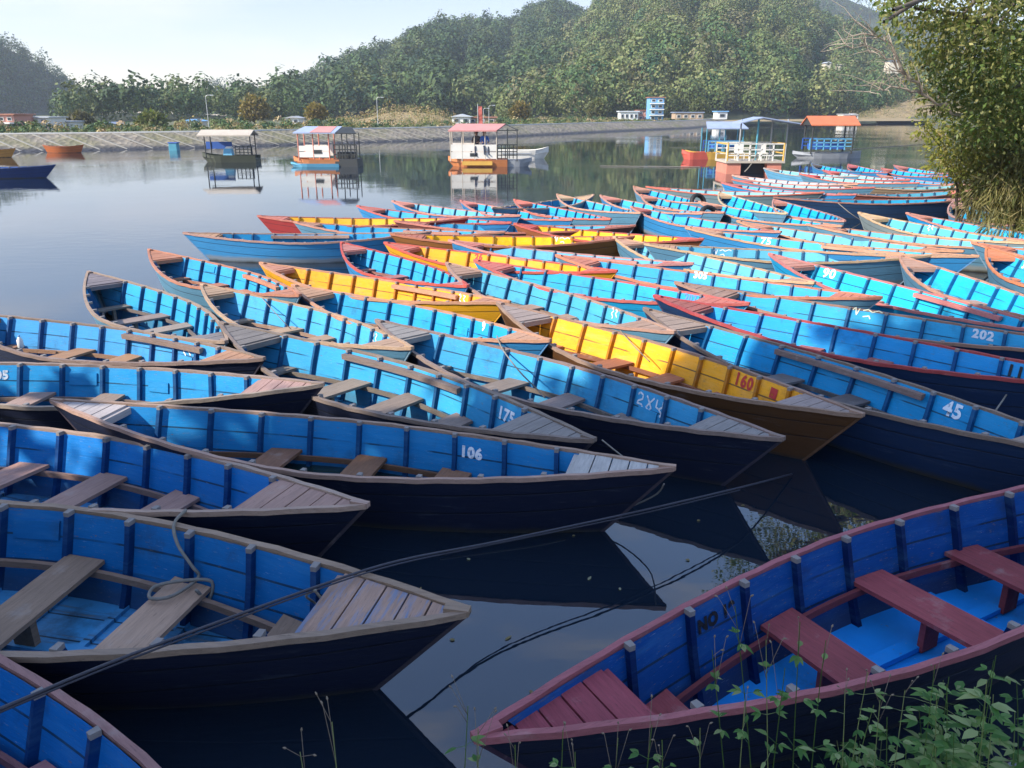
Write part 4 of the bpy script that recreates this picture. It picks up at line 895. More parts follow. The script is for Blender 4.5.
# trees on the near bank whose shade falls on the closest boats
def sd_pt(s, n, z): return (.89*s-.456*n, .456*s+.89*n, z)
r_ = random.Random(5)
for i, (n0, n1, s0, zlo, zhi) in enumerate([(4.5, 6.0, -11.2, 3.0, 17.), (.8, 4.0, -11, 3., 13.4), (6.6, 9.0, -9.8, 2.6, 6.6)]):
    bl = []
    z = zlo
    while z < zhi:
        for n in np.arange(n0, n1+.1, 1.1):
            for ds in (-1.2, .9): bl.append((*sd_pt(s0+ds+r_.uniform(-.5, .5), n+r_.uniform(-.25, .25), z+r_.uniform(-.3, .3)), 1.35 if i < 2 else .95))
        z += 1.45
    bx = sd_pt(s0, (n0+n1)/2, .9)
    bx_ = (bx[0], bx[1]-1.0, .6); 
    tree('shade_tree', ['tall dense tree on the near bank, left of the viewpoint', 'tall dense tree behind the viewpoint on the near bank', 'low spreading tree at the left along the near bank'][i],
         bx_, (bx[0], bx[1], zlo+(zhi-zlo)*.6), .25, bl, 85 if i < 2 else 60, .55, .34, PAL_S, 100+i, .2, limbs=False)

# ------------------------------------------------------------------ the dam, the land behind it, and the village
DAM = [(-110, 40), (-75, 51), (-39.5, 64), (-26.8, 71.5), (-6.8, 92), (17, 132), (33, 155), (48, 190), (62, 235)]
dm = smooth_line(DAM, 130); dtn = np.gradient(dm, axis=0); dtn /= np.linalg.norm(dtn, axis=1)[:, None]; dnr = np.stack([-dtn[:, 1], dtn[:, 0]], 1)
def revet_mat():
    m, t, p, o = newmat('stone_revetment'); g = G(t); v = g.coords((1, 1, 1), False)
    vo = g.n('ShaderNodeTexVoronoi'); vo.inputs['Scale'].default_value = 2.2; g.l(v, vo.inputs['Vector'])
    c = g.mix(g.ramp(g.sep(vo.outputs['Color'])[0], 0, 1), (.12, .10, .075), (.26, .22, .165))
    c = g.mix(g.math('MULTIPLY', g.ramp(g.noise(v, .35, 5), .45, .65), .75), c, (.15, .14, .06))
    z = g.sep(v)[2]; c = g.mix(g.ramp(z, .35, .10), c, (.035, .035, .04))
    g.l(c, p.inputs['Base Color']); p.inputs['Roughness'].default_value = .9
    g.bump(p, vo.outputs['Distance'], .8, .15); return m
M_REV = revet_mat(); M_CONC = plain('concrete', (.27, .25, .21), .85, .25, 1.5); M_CONCW = plain('pale_concrete', (.46, .44, .40), .85, .2, 1.)
DTOP = 1.25; DRUN = 3.4
damroot = link('dam', None, loc=(0, 0, 0)); tag(damroot, 'long low dam of sloping stonework along the far side of the lake', 'dam')
P = np.zeros((4, len(dm), 3))
for i, (d, z) in enumerate([(-.8, -.4), (0, 0), (DRUN*.5, DTOP*.5), (DRUN, DTOP)]): P[i, :, :2] = dm+dnr*d; P[i, :, 2] = z
link('revetment', grid_mesh('revetment', P, [M_REV], False), damroot)
P = np.zeros((4, len(dm), 3))
for i, (d, z) in enumerate([(DRUN-.05, DTOP-.25), (DRUN-.05, DTOP+.07), (DRUN+.4, DTOP+.07), (DRUN+.4, DTOP-.3)]): P[i, :, :2] = dm+dnr*d; P[i, :, 2] = z
link('parapet', grid_mesh('parapet', P, [M_CONCW], False), damroot)
dd = np.r_[0, np.cumsum(np.hypot(*np.diff(dm, axis=0).T))]
dpos = lambda q: (np.array([np.interp(q, dd, dm[:, 0]), np.interp(q, dd, dm[:, 1])]), np.array([np.interp(q, dd, dnr[:, 0]), np.interp(q, dd, dnr[:, 1])]))
for q in np.arange(60, 118, 1.9):
    q += rng.uniform(-.25, .25); (p0, n0), (p1, n1) = dpos(q+2.6), dpos(q); b = MB(); a = p0+n0*.15; c = p1+n1*(DRUN-.15)
    b.bar((a[0], a[1], .03), (c[0], c[1], DTOP-.04), .16, .08); link('concrete_rib', b.mesh('concrete_rib', [M_CONC]), damroot)
M_LAND = plain('dry_grass_land', (.10, .10, .045), .95, .35, .15)
P = np.zeros((5, len(dm), 3))
for i, (d, z) in enumerate([(DRUN+.4, DTOP-.05), (10, 1.2), (40, .9), (120, .8), (330, 1.2)]): P[i, :, :2] = dm+dnr*d; P[i, :, 2] = z
P[:, :, 1] = np.minimum(P[:, :, 1], 620)
struct(link('ground_beyond_dam', grid_mesh('ground_beyond_dam', P, [M_LAND])))
Hill('bare_slope', [(338, 124, 118, 140), (365, 118, 118, 150), (390, 112, 118, 155), (415, 112, 120, 155), (440, 116, 122, 150), (460, 123, 125, 150)], .3, 14, canopy=0, n=40, kv=14).obj.data.materials[0] = M_HILLDRY
Hill('ochre_slope', [(838, 119, 236, 262), (860, 110, 238, 272), (885, 96, 240, 285), (915, 92, 245, 290), (950, 96, 250, 290), (1000, 110, 250, 280)], .6, 15, canopy=0, n=40, kv=14).obj.data.materials[0] = M_HILLDRY
Hill('far_shore', [(690, 121, 205, 228), (740, 119.5, 205, 232), (800, 119, 208, 236), (860, 118.5, 212, 240), (960, 118, 220, 250)], .1, 16, canopy=0, n=40, kv=10).obj.data.materials[0] = M_HILLDRY
HS = [h for h in HILLS if h.obj.name in ('bare_slope', 'ochre_slope')]
PALD = np.array([(.34, .25, .12), (.28, .20, .09), (.40, .30, .16), (.20, .19, .07), (.13, .15, .05)])
for q, h in enumerate(HS): wood_on(h, 'dry_scrub', 1/2.2, (.3, .8), 77+q, 26, PALD, low=.0)
HF = Hill('low_rise', [(62, 108, 170, 230), (85, 96, 175, 250), (120, 90, 178, 265), (160, 92, 182, 270), (205, 93, 190, 275), (262, 99, 200, 280), (300, 112, 205, 260)], 1., 17, canopy=6.5, n=60, kv=18)
wood_on(HF, 'mid_wood', 1/13., (1.3, 2.5), 71, 150, PALB, low=2.2)

# low scrub, gardens and hedges on the flat land behind the dam
ii = rng.integers(28, 110, 1500); dd_ = DRUN+2.2+rng.exponential(14, 1500); cc = dm[ii]+dnr[ii]*dd_[:, None]+rng.normal(0, .8, (1500, 2)); R_ = rng.uniform(.18, .5, 1500)*np.clip(.7+dd_/40, .7, 1.7)
C_ = np.c_[cc, .9+R_*.5]; V2, F2, t2 = crowns(C_, np.c_[R_*1.3, R_*1.3, R_], 46, .2, np.concatenate([PALB*1.3, PALD[1:], PALD[3:]])[rng.integers(0, 12, 1500)]*.9, 99)
stuff(link('low_scrub', mesh_np('low_scrub', V2, F2, [M_FOREST], tint=t2)))
def far_tree(px, py0, py1, Y, wpx, pal, label, seed, group=None):
    t = at(px, py0, Y); b = at(px, py1, Y); h = t.z-max(b.z, .8); w = wpx/848.*Y/2; z0 = max(b.z, .8)
    bl = [(t.x, Y, z0+h*.62, w*.8), (t.x-w*.35, Y, z0+h*.45, w*.6), (t.x+w*.4, Y+.3, z0+h*.5, w*.6), (t.x, Y, z0+h*.82, w*.5)]
    return tree('roadside_tree', label, (t.x, Y, z0), (t.x, Y, z0+h*.6), .18, bl, 120*(2/max(w, 1)), .55, .4, pal, seed, .1, group)
OCH = np.array([(.20, .15, .04), (.26, .19, .06), (.15, .13, .04)])
far_tree(253, 97, 125, 150, 34, OCH, 'ochre-leaved tree behind the dam, above the tan-roofed boat', 201)
far_tree(315, 104, 123, 150, 24, OCH, 'smaller ochre tree behind the dam, above the striped-roof houseboat', 202)
far_tree(150, 118, 129, 110, 34, np.array([(.09, .12, .03), (.14, .15, .05)]), 'round green bush behind the dam near the left buildings', 203)
far_tree(78, 117, 128, 108, 30, np.array([(.10, .09, .05), (.13, .12, .06)]), 'brownish bush next to the white buildings behind the dam', 204)
far_tree(598, 100, 119, 200, 26, np.array([(.12, .14, .04), (.16, .15, .06)]), 'pale green tree left of the long white building', 205)
far_tree(700, 98, 118, 215, 22, np.array([(.08, .12, .03), (.14, .15, .05)]), 'green tree above the low sheds right of the blue tower', 206)
far_tree(520, 104, 120, 170, 24, OCH, 'yellowish tree behind the dam right of the flagpole', 207)

M_WIN = plain('window_glass', (.03, .04, .05), .2)
def flat(name, c, rough=.7): return plain(name, c, rough, .12, 1.)
COLS = dict(pink=(.50, .24, .18), white=(.70, .68, .62), cream=(.60, .54, .42), blue=(.16, .36, .60), grey=(.34, .34, .34), rust=(.38, .16, .10), tin=(.50, .52, .54), tan=(.42, .30, .20), red=(.45, .10, .07), slate=(.22, .26, .34))
WM = {k: flat('wall_'+k, v) for k, v in COLS.items()}
def house(x0, x1, yt, yb, Y, label, wall='white', roof='tin', storeys=1, cols=3, gable=False, depth=None, name='house', cat='house', balcony=False):
    a = at(x0, yb, Y); c = at(x1, yb, Y); t = at(x0, yt, Y); z0 = min(a.z, 1.2); w = c.x-a.x; H_ = t.z-z0; D = depth or max(w*.7, 4)
    root = link(name, None, loc=((a.x+c.x)/2, Y+D/2, z0)); tag(root, label, cat)
    rh = .28*H_ if gable else .12*H_/storeys
    link('wall', MB().box((0, 0, (H_-rh)/2), (w, D, H_-rh)).mesh('wall', [WM[wall]]), root)
    b = MB()
    if gable: b.prism([(-w/2-.3, H_-rh), (w/2+.3, H_-rh), (0, H_)], D+.5, 'Y')
    else: b.box((0, 0, H_-rh/2+.02), (w+.5, D+.5, rh))
    link('roof', b.mesh('roof', [WM[roof]]), root)
    fh = (H_-rh)/storeys
    for s in range(storeys):
        if balcony and s: link('balcony', MB().box((0, -D/2-.45, s*fh), (w*.98, .9, .18)).mesh('balcony', [WM['white']]), root)
        for k in range(cols):
            x = -w/2+w*(k+.5)/cols
            f = link('window', MB().box((x, -D/2-.04, s*fh+fh*.52), (w/cols*.55, .1, fh*.46)).mesh('window', [WM['white' if wall != 'white' else 'grey']]), root)
            link('pane', MB().box((x, -D/2-.095, s*fh+fh*.52), (w/cols*.44, .02, fh*.36)).mesh('pane', [M_WIN]), f)
    return root
house(-8, 16, 114, 131, 96, 'pink brick house with flat roof behind the dam at the left edge', 'pink', 'rust', 2, 3, balcony=True)
house(24, 50, 117, 131, 100, 'white two-storey house second from the left behind the dam', 'white', 'tin', 2, 3, balcony=True)
house(55, 71, 121, 130, 104, 'low white house between the two-storey house and the brownish bush', 'white', 'tin', 1, 2)
house(100, 110, 122, 129, 112, 'tiny grey-roofed hut behind the dam left of the green bush', 'cream', 'slate', 1, 1, gable=True)
house(184, 198, 119, 127, 130, 'blue-roofed shed behind the dam left of the tall lamp post', 'cream', 'blue', 1, 2, gable=True)
house(286, 299, 116, 124, 140, 'small white gabled house between the two ochre trees', 'white', 'grey', 1, 2, gable=True)
house(452, 470, 114, 124, 128, 'white house with sloping tin roof beside the red banner', 'white', 'tin', 1, 2, gable=True)
house(468, 496, 117, 124, 132, 'brown low shed right of the red banner behind the dam', 'tan', 'rust', 1, 3)
house(620, 638, 111, 120, 172, 'long low white building left of the blue tower', 'white', 'tin', 1, 4)
house(638, 649, 110, 120, 174, 'salmon building hugging the blue tower', 'pink', 'rust', 2, 2)
house(649, 663, 97, 121, 168, 'slim blue and white tower of four storeys by the dam', 'blue', 'rust', 4, 2, depth=4, name='tower', cat='tower', balcony=True)
house(675, 703, 112, 120, 188, 'low tan shed with a blue-grey roof right of the blue tower', 'tan', 'slate', 1, 4)
house(717, 727, 111, 119, 196, 'small white booth at the end of the dam', 'white', 'blue', 1, 1)
for x0, x1, yt, yb, lab, rf in [(823, 829, 62, 66.5, 'tiny white house on the wooded slope, leftmost of the hillside houses', 'tin'), (837, 842, 64, 68, 'tiny cream house on the wooded slope, middle of the hillside houses', 'cream'), (887, 897, 60.5, 64, 'blue-roofed hillside house beside the dry branches', 'slate')]:
    Y = 300; a = at(x0, yb, Y); c = at(x1, yb, Y); t = at(x0, yt, Y)
    root = link('house', None, loc=((a.x+c.x)/2, Y, a.z)); tag(root, lab, 'house'); w = c.x-a.x; h = t.z-a.z
    link('wall', MB().box((0, 0, h*.3-1.5), (w, 4, h*.8+3)).mesh('wall', [WM['cream']]), root); link('roof', MB().prism([(-w/2-.3, h*.68), (w/2+.3, h*.68), (0, h)], 4.6).mesh('roof', [WM[rf]]), root)
    link('window', MB().box((0, -2.03, h*.4), (w*.3, .1, h*.3)).mesh('window', [M_WIN]), root)
house(843, 850, 114, 118.5, 225, 'white shore hut right of the orange roof', 'white', 'tin', 1, 1)
house(852, 858, 113.5, 118.5, 226, 'second white shore hut, nearer the ochre slope', 'white', 'grey', 1, 1, gable=True)
M_STEEL = plain('galvanised_steel', (.45, .45, .43), .5, .1, metal=.3)
def lamp(px, yt, yb, Y, label):
    a = at(px, yb, Y); t = at(px, yt, Y); h = t.z-a.z
    root = link('lamp_post', None, loc=(a.x, Y, a.z)); tag(root, label, 'lamp post')
    link('pole', MB().tube([(0, 0, 0), (0, 0, h)], [.05, .03], 8).mesh('pole', [M_STEEL]), root)
    link('arm', MB().tube([(0, 0, h-.05), (.2, 0, h+.08), (.55, 0, h+.1)], .03, 6).mesh('arm', [M_STEEL]), root)
    link('lamp_head', MB().box((.7, 0, h+.09), (.34, .14, .07)).mesh('lamp_head', [WM['tin']]), root)
lamp(209, 96, 127, 92, 'tall lamp post behind the dam above the tan-roofed boat')
lamp(378, 98, 125, 105, 'tall lamp post in front of the bare ochre slope')
lamp(489, 106, 124, 118, 'lamp post right of the red banner'); lamp(483.5, 109, 124, 121, 'shorter lamp post next to the red banner')
# red banner on its pole
a = at(478, 127, 112); root = link('banner', None, loc=(a.x, 112, a.z)); tag(root, 'tall red banner on a pole behind the red-roofed houseboat', 'banner')
link('pole', MB().tube([(0, 0, 0), (0, 0, 2.9)], .05, 6).mesh('pole', [M_STEEL]), root)
b = MB(); n = 6
for k in (0, 1):
    for i in range(n): z = .4+2.2*i/(n-1); b.v += [(.05, .03*k+.06*sin(i), z), (.62-.08*i/(n-1), .03*k+.10*sin(i*1.3), z)]
for k in (0, 1):
    for i in range(n-1): q = k*2*n+2*i; b.f.append((q, q+1, q+3, q+2)); b.m.append(0)
link('cloth', b.mesh('cloth', [WM['red']]), root)

# ------------------------------------------------------------------ houseboats and rafts out on the lake
PM = {k: plain('boat_'+k, v, .55, .22, 2.) for k, v in dict(orange=(.50, .175, .06), yellow=(.58, .33, .06), white=(.68, .64, .56), dark=(.03, .032, .03), olive=(.05, .055, .035), blue=(.03, .10, .36), sky=(.12, .36, .52), red=(.50, .09, .06), salmon=(.56, .20, .13), tan=(.46, .39, .30), grey=(.30, .31, .32), teal=(.06, .25, .32), rust=(.55, .15, .06), pinkred=(.52, .22, .19), slate=(.28, .33, .44)).items()}
def hull_mb(L, Wd, Hh, bow=-1, rake=.12, both=False):
    """small open hull: pointed at the bow end, square at the other"""
    b = MB(); N = 9; vs = []
    for i in range(N):
        t = i/(N-1); x = -L/2+L*t
        e = (1-t) if bow > 0 else t
        k = 1-(1-min(e/.35, 1))**2
        if both: k = min(k, 1-(1-min((1-e)/.35, 1))**2)
        k = max(k, .06); up = Hh*(1+.45*(1-k)); rk = -bow*0+0
        xx = x+(bow*rake*L*(1-min(e/.35, 1)))*0
        xb = x-bow*rake*L*max(0, 1-e/.35)
        for yy, z, X in ((Wd/2*k, up, xx), (Wd/2*k*.8, -.15, xb), (-Wd/2*k*.8, -.15, xb), (-Wd/2*k, up, xx)): vs.append((X, yy, z))
        vs += [(xx, -(Wd/2*k-.05*k), up-.02), (xx, -(Wd/2*k-.05*k), up*.55), (xx, Wd/2*k-.05*k, up*.55), (xx, Wd/2*k-.05*k, up-.02)]
    m = 8
    b.add(vs, [(m*i+j, m*i+(j+1) % m, m*i+m+(j+1) % m, m*i+m+j) for i in range(N-1) for j in range(m)]+[tuple(range(m)), tuple(m*(N-1)+j for j in range(m))])
    return b
def gable_roof(w, d, z, rise, th=.07, ridge_axis='X'):
    b = MB()
    for sg in (-1, 1):
        if ridge_axis == 'X': b.add([(-w/2, 0, z+rise), (w/2, 0, z+rise), (w/2, sg*d/2, z), (-w/2, sg*d/2, z)]+[(-w/2, 0, z+rise-th), (w/2, 0, z+rise-th), (w/2, sg*d/2, z-th), (-w/2, sg*d/2, z-th)], [(0, 1, 2, 3), (7, 6, 5, 4), (0, 4, 5, 1), (1, 5, 6, 2), (2, 6, 7, 3), (3, 7, 4, 0)])
        else: b.add([(0, -d/2, z+rise), (0, d/2, z+rise), (sg*w/2, d/2, z), (sg*w/2, -d/2, z)]+[(0, -d/2, z+rise-th), (0, d/2, z+rise-th), (sg*w/2, d/2, z-th), (sg*w/2, -d/2, z-th)], [(0, 1, 2, 3), (7, 6, 5, 4), (0, 4, 5, 1), (1, 5, 6, 2), (2, 6, 7, 3), (3, 7, 4, 0)])
    return b
def floating(name, px, py, label, cat, rot=0.):
    d = CAM_H/((-(-sin(PITCH)+(384-py)/803.*cos(PITCH)))/(cos(PITCH)+(384-py)/803.*sin(PITCH)))
    a = at(px, py, d); root = link(name, None, loc=(a.x, d, 0), rot=(0, 0, rot)); tag(root, label, cat); return root, 848./d
def part(root, name, mb, mat, label=None, **k): return link(name, mb.mesh(name, [PM[mat] if isinstance(mat, str) else mat], **k), root, label=label)
def railing(w, z0, z1, n, y=0, x0=None, mids=1, t=.05):
    b = MB(); x0 = -w/2 if x0 is None else x0
    for k in range(mids+1): z = z1-(z1-z0)*k/(mids+1); b.bar((x0, y, z), (x0+w, y, z), t)
    for i in range(n): x = x0+w*i/(n-1); b.bar((x, y, z0), (x, y, z1), t)
    return b
def posts(root, xs, ys, z0, z1, mat='grey', r=.045):
    for x in xs:
        for y in ys: part(root, 'post', MB().tube([(x, y, z0), (x, y, z1)], r, 6), mat)
# 1 tan-roofed dark boat
r1, s1 = floating('covered_boat', 231, 162, 'dark covered boat with a tan canvas roof, leftmost of the houseboats', 'houseboat', .03)
part(r1, 'hull', hull_mb(3.4, 1.3, .42, -1), 'olive'); part(r1, 'roof', gable_roof(3.2, 1.9, 1.62, .30), 'tan')
posts(r1, (-1.3, 1.45), (-.55, .55), .3, 1.65, 'dark', .035); part(r1, 'side_tarp', MB().box((-.8, .58, .98), (1.6, .05, .42)), 'blue')
part(r1, 'railing', railing(1.0, .4, .95, 5, -.5, .5, 2), 'dark'); part(r1, 'engine_box', MB().box((-.05, -.1, .62), (.55, .5, .4), taper=.8), 'sky'); part(r1, 'cushion', MB().box((.0, -.1, .87), (.4, .4, .12), taper=.7), 'white')
# 2 striped roof houseboat
r2, s2 = floating('houseboat', 328, 166, 'houseboat with white cabin sides, orange hull and a blue and pink roof', 'houseboat', -.04)
hb = hull_mb(2.8, 1.5, .40, -1); part(r2, 'hull', hb, 'orange'); r2.children[0].location.x = -.55
part(r2, 'bow_trim', hull_mb(2.9, 1.3, .18, -1), 'sky').location = (-.60, -.30, .0)
part(r2, 'stern_float', MB().box((1.25, 0, .15), (1.3, 1.5, .55), taper=.95), 'dark')
for z in (.66, 1.0): part(r2, 'side_panel', MB().box((-.55, -.62, z), (1.75, .05, .29)), 'white')
part(r2, 'side_panel', MB().box((-.55, .62, .85), (1.75, .05, .6)), 'white'); part(r2, 'window', MB().box((-.35, -.66, .82), (.45, .03, .2)), 'dark')
part(r2, 'railing', railing(1.3, .4, 1.2, 5, -.6, .55, 2, .06), 'dark'); part(r2, 'bench', MB().box((1.1, .2, .6), (1., .5, .35)), 'dark')
posts(r2, (-1.45, -.6, .3), (-.62, .62), .3, 1.85, 'salmon', .04); posts(r2, (1.05, 1.75), (-.6, .6), .3, 1.8, 'dark', .03)
b = MB()
b.add([(-1.65, -.85, 1.86), (.75, -.85, 1.86), (.95, .1, 2.18), (-1.2, .1, 2.18)]+[(-1.65, -.85, 1.80), (.75, -.85, 1.80), (.95, .1, 2.12), (-1.2, .1, 2.12)], [(0, 1, 2, 3), (7, 6, 5, 4), (0, 4, 5, 1), (1, 5, 6, 2), (2, 6, 7, 3), (3, 7, 4, 0)])
part(r2, 'roof', b, 'slate'); part(r2, 'roof_panel', MB().add([(-.7, -.86, 1.872), (.5, -.86, 1.872), (.65, .05, 2.18), (-.4, .05, 2.18), (-.7, -.86, 1.868), (.5, -.86, 1.868), (.65, .05, 2.17), (-.4, .05, 2.17)], [(0, 1, 2, 3), (7, 6, 5, 4), (0, 4, 5, 1), (1, 5, 6, 2), (2, 6, 7, 3), (3, 7, 4, 0)]), 'pinkred')
part(r2, 'rear_roof', MB().add([(.75, -.85, 1.84), (1.9, -.7, 1.82), (1.5, .1, 2.15), (.95, .1, 2.15), (.75, -.85, 1.79), (1.9, -.7, 1.77), (1.5, .1, 2.1), (.95, .1, 2.1)], [(0, 1, 2, 3), (7, 6, 5, 4), (0, 4, 5, 1), (1, 5, 6, 2), (2, 6, 7, 3), (3, 7, 4, 0)]), 'dark')
# 3 red roof houseboat
r3, s3 = floating('houseboat', 484, 166, 'houseboat with a faded red roof, white cabin and orange-yellow hull', 'houseboat', .0)
part(r3, 'hull', hull_mb(3.4, 1.6, .40, -1), 'orange').location.x = -.35
part(r3, 'side_stripe', MB().box((-.35, -.815, .2), (1.7, .03, .22)), 'yellow')
part(r3, 'outrigger_hull', hull_mb(2.6, .9, .36, 1), 'grey').location = (1.45, -.2, .0)
for z in (.62, 1.03): part(r3, 'side_panel', MB().box((-.55, -.72, z), (2.55, .05, .36)), 'white')
part(r3, 'side_panel', MB().box((-.55, .72, .85), (2.55, .05, .8)), 'white'); part(r3, 'emblem', MB().box((-.55, -.755, .66), (.42, .02, .18)), 'dark')
part(r3, 'railing', railing(1.1, .45, 1.2, 6, -.70, .8, 3, .05), 'dark')
posts(r3, (-1.85, -1.2, -.5, .1, .75), (-.72, .72), .3, 2.0, 'tan', .035); posts(r3, (1.35, 1.9), (-.70, .70), .3, 2.05, 'dark', .03)
b = MB(); b.add([(-1.95, -.95, 1.98), (.75, -.95, 1.98), (1.25, .1, 2.32), (-1.55, .1, 2.32), (-1.95, -.95, 1.91), (.75, -.95, 1.91), (1.25, .1, 2.25), (-1.55, .1, 2.25)], [(0, 1, 2, 3), (7, 6, 5, 4), (0, 4, 5, 1), (1, 5, 6, 2), (2, 6, 7, 3), (3, 7, 4, 0)])
part(r3, 'roof', b, 'pinkred'); part(r3, 'roof_frame', MB().bar((.75, -.9, 1.97), (1.95, -.7, 1.98), .05).bar((1.25, .1, 2.28), (1.95, -.7, 1.98), .05).bar((1.25, .1, 2.28), (1.9, .7, 1.98), .05), 'dark')
# two people on it, continuous seated bodies
def person(x, y, z, label, top, hair=(.02, .015, .012), parent_loc=(0, 0, 0), rz=0.):
    me = bpy.data.meshes.new('person_body'); bm = bmesh.new()
    V = dict(pel=(0, 0, .0), spine=(0, 0, .28), chest=(0, .0, .46), neck=(0, 0, .58), head=(0, -.02, .70), headt=(0, -.02, .80), ls=(-.18, 0, .50), le=(-.24, -.06, .28), lh=(-.12, -.26, .20), rs=(.18, 0, .50), re=(.24, -.06, .28), rh=(.12, -.26, .20), lhip=(-.10, -.02, 0), lk=(-.12, -.42, .02), lf=(-.12, -.44, -.40), lt=(-.12, -.56, -.43), rhip=(.10, -.02, 0), rk=(.12, -.42, .02), rf=(.12, -.44, -.40), rt=(.12, -.56, -.43))
    R = dict(pel=.14, spine=.13, chest=.16, neck=.055, head=.095, headt=.085, ls=.065, le=.05, lh=.035, rs=.065, re=.05, rh=.035, lhip=.09, lk=.07, lf=.045, lt=.035, rhip=.09, rk=.07, rf=.045, rt=.035)
    id_ = {k: bm.verts.new(v) for k, v in V.items()}
    for a_, c_ in (('pel', 'spine'), ('spine', 'chest'), ('chest', 'neck'), ('neck', 'head'), ('head', 'headt'), ('chest', 'ls'), ('ls', 'le'), ('le', 'lh'), ('chest', 'rs'), ('rs', 're'), ('re', 'rh'), ('pel', 'lhip'), ('lhip', 'lk'), ('lk', 'lf'), ('lf', 'lt'), ('pel', 'rhip'), ('rhip', 'rk'), ('rk', 'rf'), ('rf', 'rt')): bm.edges.new((id_[a_], id_[c_]))
    bm.to_mesh(me); bm.free()
    o = bpy.data.objects.new('person', me); COL.objects.link(o); sk = o.modifiers.new('skin', 'SKIN'); o.modifiers.new('sub', 'SUBSURF').render_levels = 1
    if not me.skin_vertices: me.attributes.new('skin', 'FLOAT', 'POINT')
    try:
        for i, k in enumerate(V): me.skin_vertices[0].data[i].radius = (R[k], R[k]); me.skin_vertices[0].data[i].use_root = (k == 'pel')
    except Exception: pass
    dg = bpy.context.evaluated_depsgraph_get(); m2 = bpy.data.meshes.new_from_object(o.evaluated_get(dg)); bpy.data.objects.remove(o)
    m2.materials.clear(); m2.materials.append(plain('skin', (.25, .13, .08), .6)); m2.materials.append(plain('clothes_upper', top, .8)); m2.materials.append(plain('clothes_lower', (.04, .045, .07), .8))
    for p in m2.polygons:
        c = p.center; p.material_index = 0 if (c.z > .565 or (abs(c.y) > .17 and c.z > .12)) else (1 if c.z > .10 else 2)
    o = link('person', m2, loc=(x, y, z), rot=(0, 0, rz)); tag(o, label, 'person')
    b = MB(); 
    for i in range(6):
        pass
    bmh = bmesh.new(); bmesh.ops.create_uvsphere(bmh, u_segments=10, v_segments=6, radius=.112); mh = bpy.data.meshes.new('hair')
    for v in bmh.verts:
        v.co = Vector((v.co.x, v.co.y*1.05+.012, v.co.z*.9+.775))
        if v.co.y < -.05 and v.co.z < .80: v.co.y = -.05
    bmh.to_mesh(mh); bmh.free(); mh.materials.append(plain('hair', hair, .6)); link('hair', mh, o)
    return o
person(r3.location.x+.05, r3.location.y-.35, 1.10, 'person in a blue top seated under the red roof', (.05, .14, .45), rz=.3)
person(r3.location.x-.40, r3.location.y-.30, 1.10, 'person in dark clothes seated under the red roof', (.05, .04, .04), rz=-.4)
part(r3, 'bench', MB().box((-.15, -.28, .93), (1.3, .5, .18)), 'tan')
# white launch behind it
r3b, _ = floating('white_launch', 523, 158.5, 'white open launch moored behind the red-roofed houseboat', 'boat', -.03); part(r3b, 'hull', hull_mb(3.4, 1.2, .55, 1), 'white'); part(r3b, 'side_stripe', MB().box((-.4, -.615, .36), (2.0, .02, .07)), 'grey'); part(r3b, 'seat', MB().box((-.4, 0, .5), (.4, 1., .08)), 'tan')
# 4 yellow boat with blue railings under a pale blue roof
r4, _ = floating('covered_boat', 716, 159, 'red and yellow boat with blue railings under a pale blue roof', 'houseboat', .05)
part(r4, 'hull', hull_mb(4.2, 1.4, .42, -1), 'yellow'); part(r4, 'bow', hull_mb(1.7, 1.1, .40, -1), 'red').location = (-1.5, -.12, .06)
part(r4, 'railing', railing(2.3, .5, 1.15, 6, -.6, -.75, 2, .06), 'sky'); part(r4, 'railing', railing(2.3, .5, 1.15, 6, .6, -.75, 2, .06), 'blue'); part(r4, 'seat', MB().box((.5, .1, .8), (1.6, .6, .3)), 'blue')
posts(r4, (-.9, .3, 1.5), (-.6, .6), .3, 1.95, 'teal', .04)
part(r4, 'roof', MB().add([(-1.0, -.9, 1.95), (1.7, -.9, 1.95), (1.55, .3, 2.35), (-.75, .3, 2.35), (-1.0, -.9, 1.89), (1.7, -.9, 1.89), (1.55, .3, 2.29), (-.75, .3, 2.29)], [(0, 1, 2, 3), (7, 6, 5, 4), (0, 4, 5, 1), (1, 5, 6, 2), (2, 6, 7, 3), (3, 7, 4, 0)]), 'slate')
# 5 pontoon raft
r5, _ = floating('pontoon_raft', 748, 172.5, 'open pontoon raft on salmon red floats with white railings and a grey canopy', 'raft', 0.)
for x in (-1.05, .98): part(r5, 'float', MB().box((x, 0, .22), (.72, 2.2, .62), taper=.97), 'salmon')
part(r5, 'deck', MB().box((0, 0, .58), (2.95, 2.3, .1)), 'tan'); part(r5, 'understructure', MB().box((0, .2, .25), (1.3, 1.6, .5)), 'dark')
for y in (-1.05, 1.05): part(r5, 'railing', railing(2.9, .62, 1.45, 6, y, None, 2, .055), 'white')
for x in (-1.45, 1.45): part(r5, 'side_rail', MB().bar((x, -1.05, 1.45), (x, 1.05, 1.45), .07).bar((x, -1.05, 1.0), (x, 1.05, 1.0), .05), 'yellow')
posts(r5, (-1.40, 1.40), (-1.05,), .6, 1.5, 'yellow', .05); posts(r5, (.25,), (-.2,), .6, 2.62, 'teal', .05); posts(r5, (-.4, 1.2, 2.0), (.6,), .6, 2.6, 'grey', .04)
for x in (-.6, .55):
    c = MB().box((x, -.3, .98), (.45, .42, .05)); c.box((x, -.08, 1.2), (.45, .05, .42))
    for dx in (-.19, .19):
        for dy in (-.18, .18): c.bar((x+dx, -.3+dy, .63), (x+dx, -.3+dy, .97), .04)
    part(r5, 'chair', c, 'white')
